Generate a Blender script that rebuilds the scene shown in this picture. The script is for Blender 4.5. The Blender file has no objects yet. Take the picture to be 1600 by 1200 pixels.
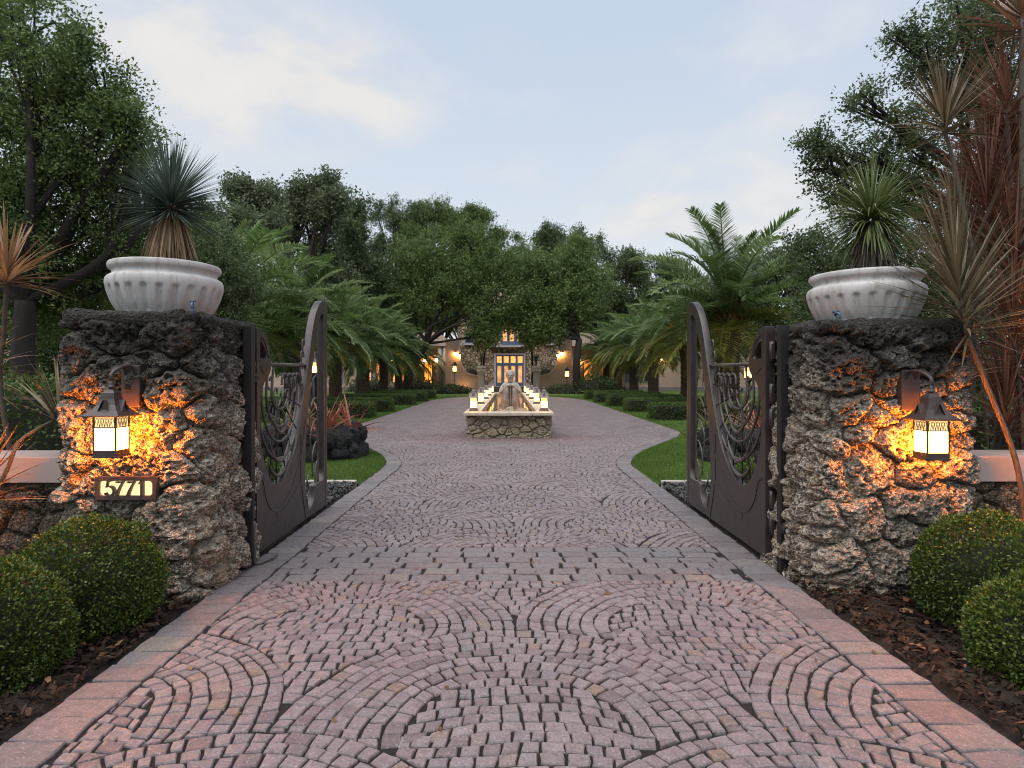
import bpy, bmesh, math, random
import numpy as np
from mathutils import Vector, Matrix

R = math.radians
rng = np.random.default_rng(7)
rnd = random.Random(11)
scene = bpy.context.scene
COL = scene.collection

# ------------------------------------------------------------------ camera
cam_d = bpy.data.cameras.new("camera")
cam = bpy.data.objects.new("camera", cam_d)
COL.objects.link(cam)
cam.location = (0, 0, 1.5)
cam.rotation_euler = (R(90), 0, 0)
cam_d.sensor_width = 36.0
cam_d.lens = 22.0
cam_d.shift_x = 5 / 1600
cam_d.shift_y = -12 / 1600
cam_d.clip_start = 0.05
cam_d.clip_end = 600
scene.camera = cam

# ------------------------------------------------------------------ colour management
vs = scene.view_settings
vs.view_transform = 'Standard'
vs.look = 'None'
vs.gamma = 1.0
vs.use_curve_mapping = False
vs.exposure = 1.18
scene.render.engine = 'CYCLES'
scene.cycles.max_bounces = 6
scene.cycles.pixel_filter_type = 'BLACKMAN_HARRIS'
scene.cycles.filter_width = 1.05
scene.cycles.diffuse_bounces = 3
scene.cycles.glossy_bounces = 3
scene.cycles.transmission_bounces = 4
scene.cycles.transparent_max_bounces = 6
scene.cycles.sample_clamp_indirect = 4.0
try:
    scene.cycles.use_denoising = True
    scene.cycles.denoiser = 'OPENIMAGEDENOISE'
except Exception:
    pass

# ------------------------------------------------------------------ node helper
class NT:
    def __init__(self, tree):
        self.t = tree; self.n = tree.nodes; self.l = tree.links
    def new(self, typ, **kw):
        nd = self.n.new(typ)
        ins = kw.pop('ins', {})
        for k, v in kw.items():
            setattr(nd, k, v)
        for k, v in ins.items():
            self.put(nd.inputs[k], v)
        return nd
    def put(self, sock, v):
        if isinstance(v, bpy.types.NodeSocket):
            self.l.new(v, sock)
        elif isinstance(v, bpy.types.Node):
            self.l.new(v.outputs[0], sock)
        else:
            if sock.type == 'RGBA' and len(v) == 3:
                v = (*v, 1)
            sock.default_value = v
    def math(self, op, a, b=0.0, clamp=False):
        nd = self.new('ShaderNodeMath', operation=op, use_clamp=clamp)
        self.put(nd.inputs[0], a); self.put(nd.inputs[1], b)
        return nd.outputs[0]
    def mix(self, f, a, b, blend='MIX'):
        nd = self.new('ShaderNodeMix', data_type='RGBA', blend_type=blend)
        self.put(nd.inputs[0], f); self.put(nd.inputs[6], a); self.put(nd.inputs[7], b)
        return nd.outputs[2]
    def ramp(self, f, stops, interp='LINEAR'):
        nd = self.new('ShaderNodeValToRGB')
        cr = nd.color_ramp; cr.interpolation = interp
        while len(cr.elements) > 1:
            cr.elements.remove(cr.elements[-1])
        for i, (p, c) in enumerate(stops):
            e = cr.elements[0] if i == 0 else cr.elements.new(p)
            e.position = p
            e.color = (*c, 1) if len(c) == 3 else c
        self.put(nd.inputs[0], f)
        return nd.outputs[0]
    def noise(self, vec, scale, detail=4.0, rough=0.55, dist=0.0):
        nd = self.new('ShaderNodeTexNoise')
        if vec is not None: self.put(nd.inputs['Vector'], vec)
        nd.inputs['Scale'].default_value = scale
        nd.inputs['Detail'].default_value = detail
        nd.inputs['Roughness'].default_value = rough
        nd.inputs['Distortion'].default_value = dist
        return nd.outputs[0]
    def maprange(self, v, a, b, c=0.0, d=1.0):
        nd = self.new('ShaderNodeMapRange')
        self.put(nd.inputs[0], v)
        for i, x in enumerate((a, b, c, d)):
            nd.inputs[i + 1].default_value = x
        return nd.outputs[0]

# ------------------------------------------------------------------ world: Nishita dusk sky with thin warm clouds
SUN_EL, SUN_ROT = R(68), R(215)
w = bpy.data.worlds.new("World"); scene.world = w
w.use_nodes = True
wt = NT(w.node_tree); wt.n.clear()
sky = wt.new('ShaderNodeTexSky', sky_type='NISHITA')
sky.sun_disc = False
sky.sun_elevation = SUN_EL
sky.sun_rotation = SUN_ROT
sky.air_density = 1.0; sky.dust_density = 1.2; sky.ozone_density = 2.0
tc = wt.new('ShaderNodeTexCoord')
sep = wt.new('ShaderNodeSeparateXYZ', ins={0: tc.outputs['Generated']})
zc = wt.math('MAXIMUM', sep.outputs[2], 0.02)
# thin high veil: pales the blue everywhere, more near the horizon
veil = wt.ramp(zc, [(0.0, (4.5, 4.65, 4.75)), (0.2, (4.3, 4.6, 4.88)), (0.5, (3.5, 4.0, 4.75)), (1.0, (2.9, 3.5, 4.4))])
base = wt.mix(0.85, sky.outputs[0], veil)
den = wt.math('ADD', zc, 0.22)
px = wt.math('DIVIDE', sep.outputs[0], den); py = wt.math('DIVIDE', sep.outputs[1], den)
cv = wt.new('ShaderNodeCombineXYZ', ins={0: px, 1: py, 2: 0.0})
def cloud_at(d, radius, amp):
    dn = Vector(d).normalized()
    s = wt.new('ShaderNodeVectorMath', operation='SUBTRACT'); wt.put(s.inputs[0], tc.outputs['Generated']); s.inputs[1].default_value = dn
    m = wt.new('ShaderNodeVectorMath', operation='MULTIPLY'); wt.put(m.inputs[0], s.outputs[0]); m.inputs[1].default_value = (1.0, 1.0, 1.9)
    ln = wt.new('ShaderNodeVectorMath', operation='LENGTH'); wt.put(ln.inputs[0], m.outputs[0])
    return wt.maprange(ln.outputs['Value'], radius, radius * 0.25, 0.0, amp)
def pxdir(x, y):
    return ((x - 795) / 978, 1.0, (588 - y) / 978)
nz = wt.noise(cv.outputs[0], 2.6, 7.0, 0.58, 0.35)
nz2 = wt.noise(cv.outputs[0], 0.9, 3.0, 0.5)
cl = wt.maprange(nz, 0.50, 0.72, 0.0, 0.55)
cl = wt.math('MULTIPLY', cl, wt.maprange(nz2, 0.42, 0.62, 0.0, 1.0))
for (x, y, r, a) in ((360, 120, 0.30, 0.55), (560, 130, 0.16, 0.35), (1130, 330, 0.24, 0.5), (1240, 180, 0.07, 0.35), (1000, 320, 0.12, 0.3)):
    k = wt.math('MULTIPLY', cloud_at(pxdir(x, y), r, a), wt.maprange(nz, 0.36, 0.60, 0.0, 1.6))
    cl = wt.math('ADD', cl, k)
cl = wt.math('MINIMUM', cl, 0.85)
ccol = wt.mix(wt.maprange(nz, 0.4, 0.7), (4.55, 4.4, 4.25), (4.95, 4.8, 4.6))
skyc = wt.mix(cl, base, ccol)
bg = wt.new('ShaderNodeBackground', ins={'Color': skyc})
bg.inputs['Strength'].default_value = 0.079
wo = wt.new('ShaderNodeOutputWorld'); wt.l.new(bg.outputs[0], wo.inputs[0])

# ------------------------------------------------------------------ one very soft dusk sun
sd = bpy.data.lights.new("sun", 'SUN'); sun = bpy.data.objects.new("sun", sd); COL.objects.link(sun)
sd.energy = 1.5; sd.angle = R(70); sd.color = (1.0, 0.94, 0.88)
sun.location = (-6, -8, 20)
sun.rotation_euler = (R(22), 0, R(-35))

# ------------------------------------------------------------------ maths helpers
_g = np.random.default_rng(3)
_GR = _g.normal(size=(512, 3)); _GR /= np.linalg.norm(_GR, axis=1)[:, None]
def _hash(ix, iy, iz):
    h = (ix.astype(np.int64) * 73856093) ^ (iy.astype(np.int64) * 19349663) ^ (iz.astype(np.int64) * 83492791)
    h ^= (h >> 13); h = (h * 1274126177) & 0x7fffffff
    return h
def pnoise(p):
    i = np.floor(p).astype(np.int64); f = p - i
    u = f * f * f * (f * (f * 6 - 15) + 10)
    out = 0
    for dx in (0, 1):
        for dy in (0, 1):
            for dz in (0, 1):
                g = _GR[_hash(i[:, 0] + dx, i[:, 1] + dy, i[:, 2] + dz) % 512]
                d = f - np.array([dx, dy, dz])
                wgt = (u[:, 0] if dx else 1 - u[:, 0]) * (u[:, 1] if dy else 1 - u[:, 1]) * (u[:, 2] if dz else 1 - u[:, 2])
                out = out + wgt * (g * d).sum(1)
    return out * 1.6
def fbm(p, o=3):
    s = 0; a = 1.0
    for k in range(o):
        s = s + a * pnoise(p * (2 ** k) + 17.3 * k); a *= 0.5
    return s
def worley(p):
    i = np.floor(p).astype(np.int64)
    best = np.full(len(p), 9.0)
    for dx in (-1, 0, 1):
        for dy in (-1, 0, 1):
            for dz in (-1, 0, 1):
                c = i + np.array([dx, dy, dz])
                h = _hash(c[:, 0], c[:, 1], c[:, 2])
                q = c + np.stack([(h % 1009) / 1009., (h // 1009 % 1013) / 1013., (h // 1022117 % 997) / 997.], 1)
                best = np.minimum(best, np.linalg.norm(q - p, axis=1))
    return best
def unit(v):
    return v / np.maximum(np.linalg.norm(v, axis=-1, keepdims=True), 1e-9)
def catmull(pts, n=8, closed=False):
    P = [np.array(p, float) for p in pts]; out = []
    m = len(P)
    for i in range(m if closed else m - 1):
        if closed:
            a, b, c, d = P[(i - 1) % m], P[i], P[(i + 1) % m], P[(i + 2) % m]
        else:
            a, b, c, d = P[max(i - 1, 0)], P[i], P[i + 1], P[min(i + 2, m - 1)]
        for k in range(n):
            t = k / n
            out.append(0.5 * ((2 * b) + (-a + c) * t + (2 * a - 5 * b + 4 * c - d) * t * t + (-a + 3 * b - 3 * c + d) * t ** 3))
    if not closed: out.append(P[-1])
    return out

# ------------------------------------------------------------------ object helpers
def mesh_np(name, V, F, smooth=False):
    """V Nx3, F list of int arrays (each MxK)"""
    me = bpy.data.meshes.new(name)
    V = np.asarray(V, np.float32)
    if not isinstance(F, (list, tuple)): F = [F]
    F = [np.asarray(f, np.int32) for f in F if len(f)]
    me.vertices.add(len(V)); me.vertices.foreach_set('co', V.ravel())
    nl = sum(f.size for f in F); npoly = sum(len(f) for f in F)
    me.loops.add(nl); me.polygons.add(npoly)
    me.loops.foreach_set('vertex_index', np.concatenate([f.ravel() for f in F]))
    tot = np.concatenate([np.full(len(f), f.shape[1], np.int32) for f in F])
    st = np.concatenate([[0], np.cumsum(tot)[:-1]]).astype(np.int32)
    me.polygons.foreach_set('loop_start', st)
    me.polygons.foreach_set('loop_total', tot)
    me.polygons.foreach_set('use_smooth', np.full(npoly, smooth, bool))
    me.update(calc_edges=True)
    me.validate()
    return me
def link(name, me, mats=None, parent=None, loc=None):
    o = bpy.data.objects.new(name, me); COL.objects.link(o)
    if mats is not None:
        if not isinstance(mats, (list, tuple)): mats = [mats]
        if len(me.materials) == 0:
            for m in mats: me.materials.append(m)
    if parent is not None: o.parent = parent
    if loc is not None: o.location = loc
    return o
def tag(o, label=None, cat=None, group=None, kind=None):
    if label: o['label'] = label
    if cat: o['category'] = cat
    if group: o['group'] = group
    if kind: o['kind'] = kind
    return o
def thing(name, label, cat, loc=(0, 0, 0), rz=0.0, group=None):
    o = bpy.data.objects.new(name, None); COL.objects.link(o)
    o.empty_display_size = 0.1
    o.location = loc; o.rotation_euler = (0, 0, rz)
    return tag(o, label, cat, group)
def kids(o): return [c for c in COL.objects if c.parent == o]
def copy_tree(o, parent=None, _all=None):
    if _all is None:
        _all = {}
        for c in COL.objects:
            if c.parent: _all.setdefault(c.parent.name, []).append(c)
    c = o.copy(); COL.objects.link(c)
    if parent is not None: c.parent = parent
    for ch in _all.get(o.name, []): copy_tree(ch, c, _all)
    return c
class MB:
    """collects simple solids; build() links them as one mesh object"""
    def __init__(self): self.v = []; self.f = []; self.sm = []
    def add(self, vs_, fs, smooth=False):
        b = len(self.v); self.v += [tuple(map(float, p)) for p in vs_]
        for f in fs: self.f.append(tuple(i + b for i in f)); self.sm.append(smooth)
        return self
    def box(self, x0, x1, y0, y1, z0, z1, bev=0.0):
        if bev <= 0:
            return self.add([(x0, y0, z0), (x1, y0, z0), (x1, y1, z0), (x0, y1, z0), (x0, y0, z1), (x1, y0, z1), (x1, y1, z1), (x0, y1, z1)],
                            [(0, 3, 2, 1), (4, 5, 6, 7), (0, 1, 5, 4), (1, 2, 6, 5), (2, 3, 7, 6), (3, 0, 4, 7)])
        bm = bmesh.new(); bmesh.ops.create_cube(bm, size=1)
        for v in bm.verts:
            v.co = ((x0 + x1) / 2 + v.co.x * (x1 - x0), (y0 + y1) / 2 + v.co.y * (y1 - y0), (z0 + z1) / 2 + v.co.z * (z1 - z0))
        bmesh.ops.bevel(bm, geom=bm.edges[:], offset=bev, segments=2, affect='EDGES', profile=0.6)
        bm.verts.index_update()
        self.add([v.co for v in bm.verts], [[v.index for v in f.verts] for f in bm.faces]); bm.free()
        return self
    def tube(self, pts, r, n=8, caps=True, smooth=True):
        pts = [Vector(p) for p in pts]; m = len(pts)
        rr = list(r) if isinstance(r, (list, tuple, np.ndarray)) else [r] * m
        vs_ = []; up = None
        for i, p in enumerate(pts):
            t = (pts[min(i + 1, m - 1)] - pts[max(i - 1, 0)])
            if t.length < 1e-9: t = Vector((0, 0, 1))
            t.normalize()
            if up is None:
                a = Vector((0, 0, 1)) if abs(t.z) < 0.9 else Vector((1, 0, 0))
                up = t.cross(a).normalized()
            up = (up - t * up.dot(t))
            if up.length < 1e-6: up = t.orthogonal()
            up.normalize(); b = t.cross(up)
            for k in range(n):
                a = 2 * math.pi * k / n
                vs_.append(p + up * (math.cos(a) * rr[i]) + b * (math.sin(a) * rr[i]))
        fs = [(i * n + k, i * n + (k + 1) % n, (i + 1) * n + (k + 1) % n, (i + 1) * n + k) for i in range(m - 1) for k in range(n)]
        if caps: fs += [tuple(range(n))[::-1], tuple((m - 1) * n + k for k in range(n))]
        return self.add(vs_, fs, smooth)
    def lathe(self, prof, n=32, c=(0, 0), rot=0.0, smooth=True, caps=True):
        vs_ = []
        for (r_, z) in prof:
            for k in range(n):
                a = 2 * math.pi * k / n + rot
                vs_.append((c[0] + r_ * math.cos(a), c[1] + r_ * math.sin(a), z))
        m = len(prof)
        fs = [(i * n + k, i * n + (k + 1) % n, (i + 1) * n + (k + 1) % n, (i + 1) * n + k) for i in range(m - 1) for k in range(n)]
        if caps: fs += [tuple(range(n))[::-1], tuple((m - 1) * n + k for k in range(n))]
        return self.add(vs_, fs, smooth)
    def prism(self, poly, y0, y1):
        """poly in (x,z), extruded along y"""
        n = len(poly)
        vs_ = [(p[0], y0, p[1]) for p in poly] + [(p[0], y1, p[1]) for p in poly]
        fs = [tuple(range(n)), tuple(range(2 * n - 1, n - 1, -1))] + [(i, (i + 1) % n, n + (i + 1) % n, n + i)[::-1] for i in range(n)]
        return self.add(vs_, fs)
    def build(self, name, mats, parent=None, loc=None, recalc=True):
        me = bpy.data.meshes.new(name); me.from_pydata(self.v, [], self.f)
        me.polygons.foreach_set('use_smooth', self.sm)
        if recalc:
            bm = bmesh.new(); bm.from_mesh(me); bmesh.ops.recalc_face_normals(bm, faces=bm.faces[:]); bm.to_mesh(me); bm.free()
        me.update()
        return link(name, me, mats, parent, loc)

# ------------------------------------------------------------------ materials
def new_mat(name):
    m = bpy.data.materials.new(name); m.use_nodes = True
    t = NT(m.node_tree); t.n.clear()
    out = t.new('ShaderNodeOutputMaterial'); b = t.new('ShaderNodeBsdfPrincipled')
    t.l.new(b.outputs[0], out.inputs[0])
    return m, t, b, out
def obj_co(t): return t.new('ShaderNodeTexCoord').outputs['Object']
def world_co(t): return t.new('ShaderNodeNewGeometry').outputs['Position']
def bump(t, b, h, strength=0.5, dist=0.01):
    bp = t.new('ShaderNodeBump'); bp.inputs['Strength'].default_value = strength; bp.inputs['Distance'].default_value = dist
    t.put(bp.inputs['Height'], h); t.l.new(bp.outputs[0], b.inputs['Normal'])
def plain(name, c, rough=0.6, metal=0.0, var=0.25, scale=6.0, bmp=0.15, bdist=0.004, spec=0.5):
    m, t, b, o = new_mat(name)
    co = world_co(t)
    n = t.noise(co, scale, 5.0, 0.6)
    lo = tuple(x * (1 - var) for x in c); hi = tuple(min(1, x * (1 + var)) for x in c)
    t.put(b.inputs['Base Color'], t.ramp(n, [(0.3, lo), (0.7, hi)]))
    b.inputs['Metallic'].default_value = metal
    t.put(b.inputs['Roughness'], t.maprange(n, 0.3, 0.7, max(0, rough - 0.08), min(1, rough + 0.08)))
    b.inputs['Specular IOR Level'].default_value = spec
    if bmp: bump(t, b, t.noise(co, scale * 12, 4.0), bmp, bdist)
    return m
def emis(name, c, s, var=0.0, scale=8.0):
    m, t, b, o = new_mat(name)
    b.inputs['Base Color'].default_value = (0.5, 0.4, 0.3, 1); b.inputs['Roughness'].default_value = 0.4
    if var > 0:
        n = t.noise(world_co(t), scale, 3.0)
        t.put(b.inputs['Emission Color'], t.ramp(n, [(0.35, tuple(x * (1 - var) for x in c)), (0.65, c)]))
    else:
        b.inputs['Emission Color'].default_value = (*c, 1)
    b.inputs['Emission Strength'].default_value = s
    return m
def leaf_mat(name, dark, mid, light, trans=0.25, rough=0.45, spec=0.35, gain=1.0):
    dark, mid, light = [tuple(x * gain for x in c) for c in (dark, mid, light)]
    m, t, b, o = new_mat(name)
    g = t.new('ShaderNodeNewGeometry')
    r_ = g.outputs['Random Per Island']
    big = t.noise(g.outputs['Position'], 0.9, 3.0)
    f = t.math('ADD', t.math('MULTIPLY', r_, 0.65), t.math('MULTIPLY', t.maprange(big, 0.3, 0.7), 0.35))
    c = t.ramp(f, [(0.05, dark), (0.5, mid), (0.95, light)])
    t.put(b.inputs['Base Color'], c)
    b.inputs['Roughness'].default_value = rough; b.inputs['Specular IOR Level'].default_value = spec
    tr = t.new('ShaderNodeBsdfTranslucent'); t.put(tr.inputs[0], c)
    mx = t.new('ShaderNodeMixShader'); mx.inputs[0].default_value = trans
    t.l.new(b.outputs[0], mx.inputs[1]); t.l.new(tr.outputs[0], mx.inputs[2]); t.l.new(mx.outputs[0], o.inputs[0])
    return m

M = {}
def sett_mat(name, stops, far=False):
    m, t, b, o = new_mat(name)
    g = t.new('ShaderNodeNewGeometry'); oi = t.new('ShaderNodeObjectInfo')
    P = g.outputs['Position']
    if far:
        mp = t.new('ShaderNodeMapping'); t.put(mp.inputs[0], P); mp.inputs['Scale'].default_value = (10, 10, 0.0)
        vo = t.new('ShaderNodeTexVoronoi', voronoi_dimensions='2D'); t.put(vo.inputs['Vector'], mp.outputs[0]); vo.inputs['Scale'].default_value = 1.0; vo.inputs['Randomness'].default_value = 0.75
        ve = t.new('ShaderNodeTexVoronoi', voronoi_dimensions='2D', feature='DISTANCE_TO_EDGE'); t.put(ve.inputs['Vector'], mp.outputs[0]); ve.inputs['Scale'].default_value = 1.0; ve.inputs['Randomness'].default_value = 0.75
        sc_ = t.new('ShaderNodeSeparateColor'); t.put(sc_.inputs[0], vo.outputs['Color'])
        r_ = sc_.outputs[0]; edge = t.maprange(ve.outputs['Distance'], 0.03, 0.10)
    else:
        r_ = t.math('FRACT', t.math('ADD', g.outputs['Random Per Island'], oi.outputs['Random']))
    c = t.ramp(r_, stops)
    big = t.noise(P, 0.7, 3.0)
    c = t.mix(0.5, c, t.ramp(big, [(0.3, (0.38, 0.35, 0.36)), (0.7, (0.62, 0.60, 0.60))]), 'OVERLAY')
    # damp reddish soil stain in an oval round the fountain's front
    sx = t.new('ShaderNodeSeparateXYZ', ins={0: P})
    ex = t.math('MULTIPLY', sx.outputs[0], 0.36); ey = t.math('MULTIPLY', t.math('SUBTRACT', sx.outputs[1], 15.6), 0.62)
    rr = t.math('SQRT', t.math('ADD', t.math('MULTIPLY', ex, ex), t.math('MULTIPLY', ey, ey)))
    rr = t.math('ADD', rr, t.math('MULTIPLY', t.math('SUBTRACT', t.noise(P, 2.0), 0.5), 0.5))
    c = t.mix(t.maprange(rr, 1.05, 0.6, 0.0, 0.55), c, (0.17, 0.085, 0.075))
    fine = t.noise(P, 90.0, 4.0, 0.65)
    c = t.mix(t.maprange(fine, 0.57, 0.68, 0.0, 0.62), c, (0.44, 0.40, 0.40))
    c = t.mix(t.maprange(fine, 0.45, 0.33, 0.0, 0.62), c, (0.075, 0.058, 0.058))
    mid = t.noise(P, 17.0, 3.0)
    c = t.mix(t.maprange(mid, 0.48, 0.72, 0.0, 0.5), c, (0.105, 0.085, 0.086))
    if far:
        c = t.mix(edge, (0.035, 0.028, 0.025), c)
        mq = t.new('ShaderNodeMapping'); t.put(mq.inputs[0], P); mq.inputs['Scale'].default_value = (3.0, 1.6, 1.0)
        c = t.mix(0.55, c, t.ramp(t.noise(mq.outputs[0], 1.0, 6.0, 0.7), [(0.36, (0.30, 0.28, 0.29)), (0.64, (0.70, 0.68, 0.68))]), 'OVERLAY')
    t.put(b.inputs['Base Color'], c)
    t.put(b.inputs['Roughness'], t.maprange(mid, 0.3, 0.7, 0.42, 0.72))
    b.inputs['Specular IOR Level'].default_value = 0.3
    h = t.math('ADD', t.math('MULTIPLY', mid, 1.0), t.math('MULTIPLY', fine, 0.35))
    if far: h = t.math('ADD', h, t.math('MULTIPLY', edge, 1.5))
    bump(t, b, h, 0.55, 0.008)
    return m
ST = [(0.0, (0.145, 0.116, 0.120)), (0.2, (0.208, 0.172, 0.175)), (0.42, (0.230, 0.193, 0.194)), (0.6, (0.192, 0.163, 0.168)), (0.74, (0.245, 0.208, 0.206)), (0.9, (0.178, 0.162, 0.172)), (0.975, (0.212, 0.170, 0.148)), (1.0, (0.225, 0.165, 0.125))]
M['sett'] = sett_mat('porphyry_sett', ST)
M['sett_far'] = sett_mat('porphyry_sett_far', ST, far=True)
M['band'] = sett_mat('porphyry_slab', [(0.0, (0.142, 0.126, 0.130)), (0.35, (0.182, 0.162, 0.165)), (0.6, (0.165, 0.148, 0.154)), (0.8, (0.200, 0.178, 0.174)), (0.92, (0.164, 0.160, 0.170)), (1.0, (0.212, 0.186, 0.162))])
M['joint'] = plain('joint_soil', (0.011, 0.009, 0.008), 0.95, var=0.4, scale=20, bmp=0.6, bdist=0.01)
M['soil'] = plain('bed_soil', (0.030, 0.020, 0.014), 0.95, var=0.5, scale=12, bmp=0.8, bdist=0.02)
M['mulch'] = leaf_mat('mulch_chip', (0.010, 0.007, 0.005), (0.028, 0.017, 0.012), (0.085, 0.050, 0.034), 0.0, 0.9, 0.15)
M['gravel'] = leaf_mat('gravel', (0.022, 0.022, 0.023), (0.060, 0.060, 0.061), (0.15, 0.148, 0.145), 0.0, 0.85, 0.2)
M['curb'] = plain('pale_curb', (0.42, 0.38, 0.33), 0.8, var=0.25, scale=9, bmp=0.4)

def coral(name, pale, mid, dark, lichen=1.0, ztop=None):
    m, t, b, o = new_mat(name)
    P = world_co(t); oi = t.new('ShaderNodeObjectInfo')
    n1 = t.noise(P, 24.0, 6.0, 0.75, 0.35)
    n2 = t.noise(P, 52.0, 4.0, 0.72, 0.5)
    n3 = t.noise(P, 3.2, 4.0, 0.6)
    c = t.ramp(n1, [(0.36, dark), (0.48, mid), (0.60, pale)])
    c = t.mix(t.maprange(n2, 0.52, 0.44, 0.0, 0.92), c, tuple(x * 0.35 for x in dark))
    c = t.mix(t.maprange(n2, 0.56, 0.64, 0.0, 0.6), c, tuple(min(1, x * 1.12) for x in pale))
    c = t.mix(t.math('MULTIPLY', oi.outputs['Random'], 0.45), c, tuple(x * 0.8 for x in mid))
    c = t.mix(t.maprange(n3, 0.50, 0.68, 0.0, 0.5), c, (mid[0] * 1.1, mid[1] * 0.95, mid[2] * 0.76))
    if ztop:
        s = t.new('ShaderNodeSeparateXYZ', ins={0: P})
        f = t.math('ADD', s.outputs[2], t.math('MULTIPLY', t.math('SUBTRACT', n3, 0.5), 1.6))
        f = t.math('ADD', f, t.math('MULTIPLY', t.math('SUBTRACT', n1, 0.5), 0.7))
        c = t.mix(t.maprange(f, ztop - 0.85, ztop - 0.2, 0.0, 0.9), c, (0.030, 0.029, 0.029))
    t.put(b.inputs['Base Color'], c)
    b.inputs['Roughness'].default_value = 0.88; b.inputs['Specular IOR Level'].default_value = 0.25
    v = t.new('ShaderNodeTexVoronoi'); t.put(v.inputs['Vector'], P); v.inputs['Scale'].default_value = 55.0
    h = t.math('ADD', t.math('MULTIPLY', n2, 1.2), t.math('MULTIPLY', v.outputs['Distance'], 0.9))
    bump(t, b, h, 1.0, 0.032)
    return m
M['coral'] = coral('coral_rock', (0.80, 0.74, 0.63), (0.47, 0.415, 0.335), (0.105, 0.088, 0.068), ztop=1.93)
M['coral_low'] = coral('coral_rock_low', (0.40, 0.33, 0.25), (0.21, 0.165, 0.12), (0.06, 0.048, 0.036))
M['coral_fountain'] = coral('coral_rock_fountain', (0.78, 0.70, 0.55), (0.58, 0.48, 0.345), (0.36, 0.27, 0.18))
M['lava'] = coral('lava_rock', (0.10, 0.10, 0.10), (0.045, 0.045, 0.047), (0.012, 0.012, 0.013))
M['mortar'] = plain('dark_mortar', (0.035, 0.028, 0.022), 0.95, var=0.4, scale=20, bmp=0.5)

def bronze(name, c, rough=0.36, spec=0.6):
    m, t, b, o = new_mat(name)
    P = world_co(t); n = t.noise(P, 9.0, 6.0, 0.65); n2 = t.noise(P, 70.0, 3.0)
    t.put(b.inputs['Base Color'], t.ramp(n, [(0.3, tuple(x * 0.75 for x in c)), (0.7, tuple(x * 1.25 for x in c))]))
    t.put(b.inputs['Roughness'], t.maprange(n, 0.3, 0.7, rough - 0.08, rough + 0.12))
    b.inputs['Specular IOR Level'].default_value = spec; b.inputs['Metallic'].default_value = 0.15
    bump(t, b, n2, 0.12, 0.003)
    return m
M['gate'] = bronze('dark_bronze_paint', (0.040, 0.031, 0.030))
M['gate_bar'] = bronze('wrought_bar', (0.075, 0.062, 0.056), 0.34)
M['post'] = bronze('dark_post', (0.013, 0.011, 0.011), 0.5)
M['lantern'] = bronze('lantern_metal', (0.055, 0.040, 0.038), 0.45)
M['lantern_grey'] = bronze('weathered_lantern_metal', (0.16, 0.13, 0.125), 0.5)
M['white'] = plain('beige_painted_cap', (0.40, 0.33, 0.30), 0.55, var=0.06, scale=3, bmp=0.1)

def stone_bowl():
    m, t, b, o = new_mat('cast_stone')
    P = world_co(t); n = t.noise(P, 5.0, 6.0, 0.62)
    mp = t.new('ShaderNodeMapping'); t.put(mp.inputs[0], P); mp.inputs['Scale'].default_value = (22, 22, 1.6)
    st = t.noise(mp.outputs[0], 1.0, 4.0, 0.6)
    c = t.ramp(n, [(0.3, (0.42, 0.415, 0.40)), (0.7, (0.57, 0.57, 0.555))])
    c = t.mix(t.maprange(st, 0.50, 0.72, 0.0, 0.62), c, (0.27, 0.24, 0.19))
    c = t.mix(t.maprange(t.noise(P, 40.0, 3.0), 0.62, 0.72, 0.0, 0.5), c, (0.2, 0.17, 0.14))
    t.put(b.inputs['Base Color'], c); b.inputs['Roughness'].default_value = 0.8
    bump(t, b, t.noise(P, 120.0, 4.0), 0.25, 0.003)
    return m
M['bowl'] = stone_bowl()
M['statue'] = plain('statue_stone', (0.33, 0.30, 0.26), 0.7, var=0.35, scale=14, bmp=0.4)
M['statue_bronze'] = plain('statue_polished_bronze', (0.23, 0.175, 0.15), 0.48, metal=0.3, var=0.3, scale=7, bmp=0.15)
M['rim'] = plain('coral_coping', (0.50, 0.42, 0.33), 0.6, var=0.22, scale=9, bmp=0.35)
M['tile'] = plain('basin_tile', (0.36, 0.27, 0.17), 0.35, var=0.2, scale=14, bmp=0.1)

# ================================================================== GROUND AND DRIVEWAY
def smooth01(t):
    t = min(1, max(0, t)); return t * t * (3 - 2 * t)
def hw(y):
    if y < 10.2: return 2.07
    if y < 17.4: return 2.07 + 2.55 * smooth01((y - 10.2) / 7.2)
    if y < 38: return 4.62 + 0.2 * (y - 17.4) / 20.6
    if y < 48: return 4.82 * math.sqrt(max(0, 1 - ((y - 38) / 10) ** 2))
    return 0.0
EDGE = 2.07
def grass_ground():
    m, t, b, o = new_mat('lawn_turf')
    P = world_co(t)
    n = t.noise(P, 1.3, 5.0, 0.6); n2 = t.noise(P, 45.0, 4.0, 0.7); n3 = t.noise(P, 0.25, 3.0)
    c = t.ramp(t.math('ADD', t.math('MULTIPLY', n, 0.5), t.math('MULTIPLY', n2, 0.5)), [(0.34, (0.045, 0.080, 0.014)), (0.5, (0.085, 0.150, 0.026)), (0.66, (0.130, 0.200, 0.040))])
    c = t.mix(t.maprange(n3, 0.4, 0.62, 0.0, 0.55), c, (0.10, 0.125, 0.04))
    t.put(b.inputs['Base Color'], c); b.inputs['Roughness'].default_value = 0.8; b.inputs['Specular IOR Level'].default_value = 0.2
    bump(t, b, n2, 1.0, 0.05)
    return m
M['turf'] = grass_ground()
M['grass'] = leaf_mat('grass_blade', (0.045, 0.085, 0.014), (0.095, 0.170, 0.028), (0.16, 0.24, 0.05), 0.35, 0.5, 0.3)

g = MB(); g.add([(-400, -60, -0.07), (400, -60, -0.07), (400, 500, -0.07), (-400, 500, -0.07)], [(0, 1, 2, 3)])
tag(g.build('ground', M['soil'], recalc=False), kind='structure')
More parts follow.
